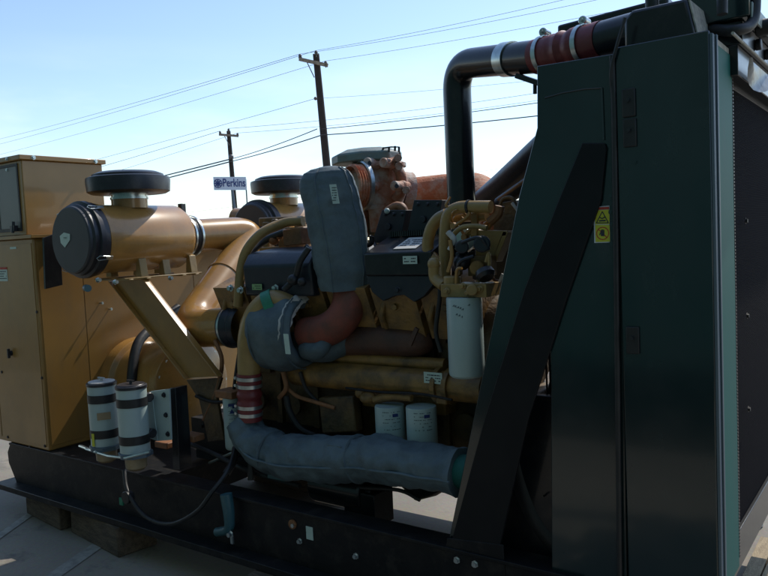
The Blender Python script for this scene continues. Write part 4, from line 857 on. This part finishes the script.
# long lower jacket
LJ = empty('insulation_jacket', at(330, 485, Y=2.60)); tag(LJ, 'long slate-blue quilted jacket lying level round the lower charge pipe', 'insulation blanket', 'quilted insulation jackets on the exhaust and charge pipes')
path = crom([at(241, 421, Y=2.62), at(252, 438, Y=2.62), at(270, 451, Y=2.61), at(295, 457, Y=2.60), at(330, 459, Y=2.60), at(370, 459, Y=2.60), at(400, 462, Y=2.59), at(430, 467, Y=2.58), at(462, 472, Y=2.57)], 14)
nP = len(path); rs = []
for i in range(nP):
    t_ = i/(nP-1); r = .085+.022*min(1, t_*5)
    if t_ > .7: r -= .012*(t_-.7)/.3
    r += .003*math.sin(t_*38); rs.append(r)
s = MB(); s.tube(path, rs, 72, jit=.017); s.build('quilted_cover', 'blanket', LJ)
s = MB(); seam(s, [p+V((0, -1, -.12)).normalized()*(r+.004+.006*noise.noise(p*9)) for p, r in zip(path[12:], rs[12:])], .006); s.build('seam', 'blanket', LJ)
for k_ in (30, 66):
    s = MB(); d_ = (path[k_+1]-path[k_-1]).normalized(); s.lathe(path[k_]-d_*.004, d_, [(rs[k_]-.004, 0), (rs[k_]+.006, .003), (rs[k_]+.006, .006), (rs[k_]-.004, .009)], 40); s.build('cross_seam', 'blanket', LJ)
s = MB(); p = at(335, 448, Y=2.52); s.box(p+V((-.045, -.002, -.012)), p+V((.035, .004, .012))); s.build('fabric_tab', 'blanket', LJ, .002)
s = MB(); s.tube([at(456, 471, Y=2.57), at(500, 476, Y=2.55)], .07, 26); cpl = s.build('charge_air_pipe', 'flange', G, label='short teal pipe end beside the brace')

# ------------------------------------------------------------------ timbers under the skid
def timber(p, q, w_, h_, label, name='timber_block', m='timber', cat='timber', z=0, group='timber blocks under the skid'):
    """a baulk lying on the ground from p to q"""
    root_c = (V(p)+V(q))/2; d_ = (V(q)-V(p)); d_.z = 0; sd_ = V((-d_.y, d_.x, 0)).normalized()
    s = MB(); n_ = 8; 
    for i in range(n_):
        a0 = V(p).lerp(V(q), i/n_); 
    s.obox((root_c.x, root_c.y, z+h_/2+.001), d_/2, sd_*w_/2, Z_*h_/2)
    for i, v_ in enumerate(s.v): s.v[i] = v_+V((random.uniform(-.006, .006), random.uniform(-.006, .006), 0))
    o_ = s.build(name, m, None, .008); tag(o_, label, cat, group); return o_
zt0 = z0-.012
e = at(123, 560, Z=0); f_ = at(46, 530, Z=0)
print('timber', e, f_)
timber((e.x-.02, e.y+.12, 0), (e.x-.62, e.y+.20, 0), .24, zt0-.003, 'heavy dark baulk with a reddish middle, nearest under the skid rail')
timber((-4.28, 2.52, 0), (-4.78, 2.58, 0), .22, zt0-.003, 'dark baulk behind the nearer one, under the generator end of the skid')
timber((-2.55, 2.42, 0), (-2.0, 2.44, 0), .22, zt0-.003, 'dark baulk under the middle of the near skid rail, below the wrapped drain valve')
timber((-3.0, 3.75, 0), (-3.9, 3.76, 0), .2, z0-.015, 'baulk under the far skid rail, seen beneath the generator')
timber((-1.05, 3.75, 0), (-1.6, 3.76, 0), .2, z0-.015, 'baulk under the far skid rail beside the radiator')
# planks and a pale block beyond the radiator
p = at(752, 552, Z=0); 
tag(MB().obox(at(748, 528, Z=0)+Z_*.031, V((.035, .075, 0)), V((-.035, .018, 0)), Z_*.03).build('concrete_block', 'stone', None, .006), 'small pale block on sunlit concrete just past the radiator', 'block')
def plank(q0, q1, w_, label, z=0): 
    a_, b_ = at(*q0, Z=0), at(*q1, Z=0); d_ = b_-a_; sd_ = V((-d_.y, d_.x, 0)).normalized()
    tag(MB().obox((a_+b_)/2+Z_*(z+.021), d_/2, sd_*w_/2, Z_*.02).build('plank', 'plank', None, .003), label, 'plank', 'planks on the ground past the radiator')
plank((744, 600), (768, 545), .07, 'long pale plank lying nearest the radiator corner')
plank((757, 610), (780, 556), .05, 'narrow pale plank lying beside the long one, at the photo edge')

# ------------------------------------------------------------------ sign and power line
SG = at(230, 183.5, d=32); wS = 32.5*32/F; hS = 13*32/F
sr = (RT-Z_*0).copy(); sr = V((.809, .588, 0)).normalized(); sn = V((sr.y, -sr.x, 0))
sgn = empty('company_sign', (SG.x, SG.y, 0)); tag(sgn, 'white sign with dark blue lettering on a thin post before the lower power pole', 'sign')
tilt = V((0, 0, 1))
su = (sr+Z_*-.045).normalized(); sv = V((0, 0, 1))
s = MB(); s.obox(SG, su*wS/2, Z_*hS/2, sn*.03); s.build('sign_panel', 'signwhite', sgn)
s = MB(); text_into(s, 'Perkins', SG+su*(-wS*.225)-Z_*hS*.23+sn*.045, su, Z_, hS*.86, .004, .006, wS*.70); s.build('lettering', 'signblue', sgn)
s = MB(); lc = SG-su*wS*.365+sn*.048
for r_1, r_2 in ((.20, .165), (.115, .085)):
    for k in range(24):
        a0, a1 = k*math.pi/12, (k+1)*math.pi/12
        P_ = lambda r, a: lc+(su*math.cos(a)+Z_*math.sin(a))*r*.95
        s.add([P_(r_1, a0), P_(r_1, a1), P_(r_2, a1), P_(r_2, a0)], [(0, 1, 2, 3)])
for k in range(4):
    an = k*math.pi/4; s.obox(lc, (su*math.cos(an)+Z_*math.sin(an))*.18, (-su*math.sin(an)+Z_*math.cos(an))*.018, sn*.002)
s.build('round_emblem', 'signblue', sgn)
s = MB(); p = SG+su*(wS/2-.02)+sn*-.03; s.tube([V((p.x, p.y, 0)), p+Z_*.2], .03, 10); s.build('post', 'trim', sgn)
s = MB(); p = SG-su*(-.06)-sn*.04; s.tube([V((p.x+.3, p.y+.1, 0)), p], .05, 10); s.build('post', 'trim', sgn)

def pole(name_lab, top, base, d, rt, rb, arm, pins, braces=True):
    tp_, bs = at(*top, d=d), at(*base, d=d+.5); k = (tp_.z)/(tp_.z-bs.z); g0 = tp_+(bs-tp_)*k
    root = empty('utility_pole', g0); tag(root, name_lab, 'utility pole', 'wooden power poles behind the generator')
    s = MB(); n_ = 12; s.tube([g0.lerp(tp_, i/n_) for i in range(n_+1)], [rb, rt], 16); s.build('wooden_pole', 'pole', root)
    a_, b_ = at(*arm[0], d=d-.2), at(*arm[1], d=d-.2)
    s = MB(); s.bar(a_, b_, .10, .13); s.build('crossarm', 'crossarm', root, .008)
    s = MB(); m_ = (a_+b_)/2; s.tube([m_.lerp(a_, .5), m_-Z_*.6], .02, 8); s.build('arm_brace', 'insul', root)
    tips = []
    for q in pins:
        p = at(*q, d=d-.2); s = MB(); s.lathe(p-Z_*.26, Z_, [(.02, 0), (.02, .08), (.07, .09), (.08, .13), (.05, .15), (.075, .17), (.06, .22), (.03, .26), (.0001, .27)], 14); s.build('insulator', 'insul', root); tips.append(p)
    return root, tips, tp_, g0
pA, tA, topA, gA = pole('tall dark wooden power pole standing right of the other, nearer and thicker', (316, 54), (327, 168), 30, .13, .19, ((299, 59), (328, 65.5)), ((300, 54), (316, 50.5), (325.5, 61)))
pB, tB, topB, gB = pole('more distant lower wooden power pole, half hidden behind the white sign', (228.5, 131), (236, 222), 45, .12, .19, ((219, 134.5), (238.5, 136)), ((220, 131), (228.5, 128.5), (237.5, 133)))
s = MB(); p = at(315.5, 98.5, d=29.6); s.ball(p, .07); s.build('side_insulator', 'insul', pA)
s = MB(); p = at(231, 157, d=44.6); s.ball(p, .16); s.build('cable_clamp', 'insul', pB)
def wire(lab, q0, d0, q1, d1, r, sag=0.25, n=16, cat='wire', grp='overhead wires on the pole line'):
    a_ = at(*q0, d=d0) if not isinstance(q0, V) else q0; b_ = at(*q1, d=d1) if not isinstance(q1, V) else q1
    r *= .62 if lab[:4] == 'thin' or lab[:5] == 'faint' else .95
    s = MB(); s.tube([a_.lerp(b_, i/n)-Z_*sag*4*(i/n)*(1-i/n) for i in range(n+1)], r, 6); o_ = s.build('overhead_wire', 'wire'); tag(o_, lab, cat, grp)
W = 'thin wire '
wire(W+'off the tall pole to the far left, topmost of three', tA[0], 0, (-60, 152), 85, .014, .3)
wire(W+'off the tall pole to the far left, middle of three', tA[1], 0, (-60, 158), 85, .014, .3)
wire(W+'off the tall pole to the far left, lowest of three', tA[2], 0, (-60, 168), 85, .012, .3)
wire(W+'off the tall pole top to the upper right, topmost', tA[1], 0, (600, -9), 24, .010, .1)
wire(W+'off the tall pole to the upper right, just under the topmost', tA[0], 0, (610, -3), 24, .010, .1)
wire(W+'off the tall pole arm to the right, passing above the black pipe bend', tA[2], 0, (720, -10), 24, .010, .1)
wire(W+'off the tall pole side, halfway up, falling to the left', (315.5, 98.5), 29.6, (-60, 196), 85, .013, .3)
wire(W+'off the tall pole side, halfway up, running right', (316, 98.5), 29.6, (640, 68), 24, .008, .1)
wire(W+'off the lower pole running right, upper of two crossing behind the tall pole', tB[1], 0, (640, 76), 40, .016, .3)
wire(W+'off the lower pole running right, lower of two crossing behind the tall pole', tB[2], 0, (640, 84), 40, .014, .3)
wire(W+'off the lower pole falling left, upper of two', tB[0], 0, (-60, 208), 95, .020, .3)
wire(W+'off the lower pole falling left, lower of two', tB[2], 0, (-60, 220), 95, .015, .3)
B = 'thick black cable '
wire(B+'between the two poles, upper of the pair', (317, 129), 29.6, (231, 159), 44.6, .020, .08)
wire(B+'between the two poles, lower of the pair', (322, 135), 29.6, (231, 161.5), 44.6, .024, .05)
wire(B+'from the lower pole down to the left, upper of the pair', (231, 159), 44.6, (-40, 224), 90, .04, .1)
wire(B+'from the lower pole down to the left, lower of the pair', (231, 161.5), 44.6, (-40, 229), 90, .04, .1)
wire(B+'from the tall pole to the right, upper of the pair', (322, 129), 29.6, (660, 84), 24, .014, .1)
wire(B+'from the tall pole to the right, lower of the pair', (322, 135), 29.6, (660, 101), 24, .020, .1)
wire('faint lone wire low in the sky, passing behind the far air cleaner', (60, 228), 60, (640, 146), 60, .014, .3)

# ------------------------------------------------------------------ added sky blocker, unseen behind the camera, shaped like a generator container
# (sized and toned to darken the near side; the radiator's gloss mirrors it)
NB = empty('sky_blocker', (-3.0, -2.0, 0)); tag(NB, 'added tall teal container shape, unseen behind the camera, blocking sky light from the generator', 'container')
s = MB(); s.box((-12, -3.2, .62), (6.5, -.80, 6.8)); s.build('blocker_body', 'blockerteal', NB, .02)
s = MB(); s.box((-12.05, -3.25, 0), (6.55, -.76, .62)); s.build('blocker_base', 'black', NB, .01)
for k in range(9):
    x = -10.6+k*1.8
    s = MB(); s.box((x, -.80, .70), (x+1.5, -.775, 4.6)); dr = s.build('blocker_door', 'blockerteal', NB, .004)
    s = MB(); s.box((x+1.38, -.775, 1.4), (x+1.43, -.73, 1.7)); s.build('handle', 'steel', dr, .004)
    for z in [2.4+.09*i for i in range(10)]: s = MB(); s.obox((x+.7, -.765, z), X_*.5, V((0, .012, -.018)), V((0, .002, .0015))); s.build('louvre', 'blockerteal', dr)
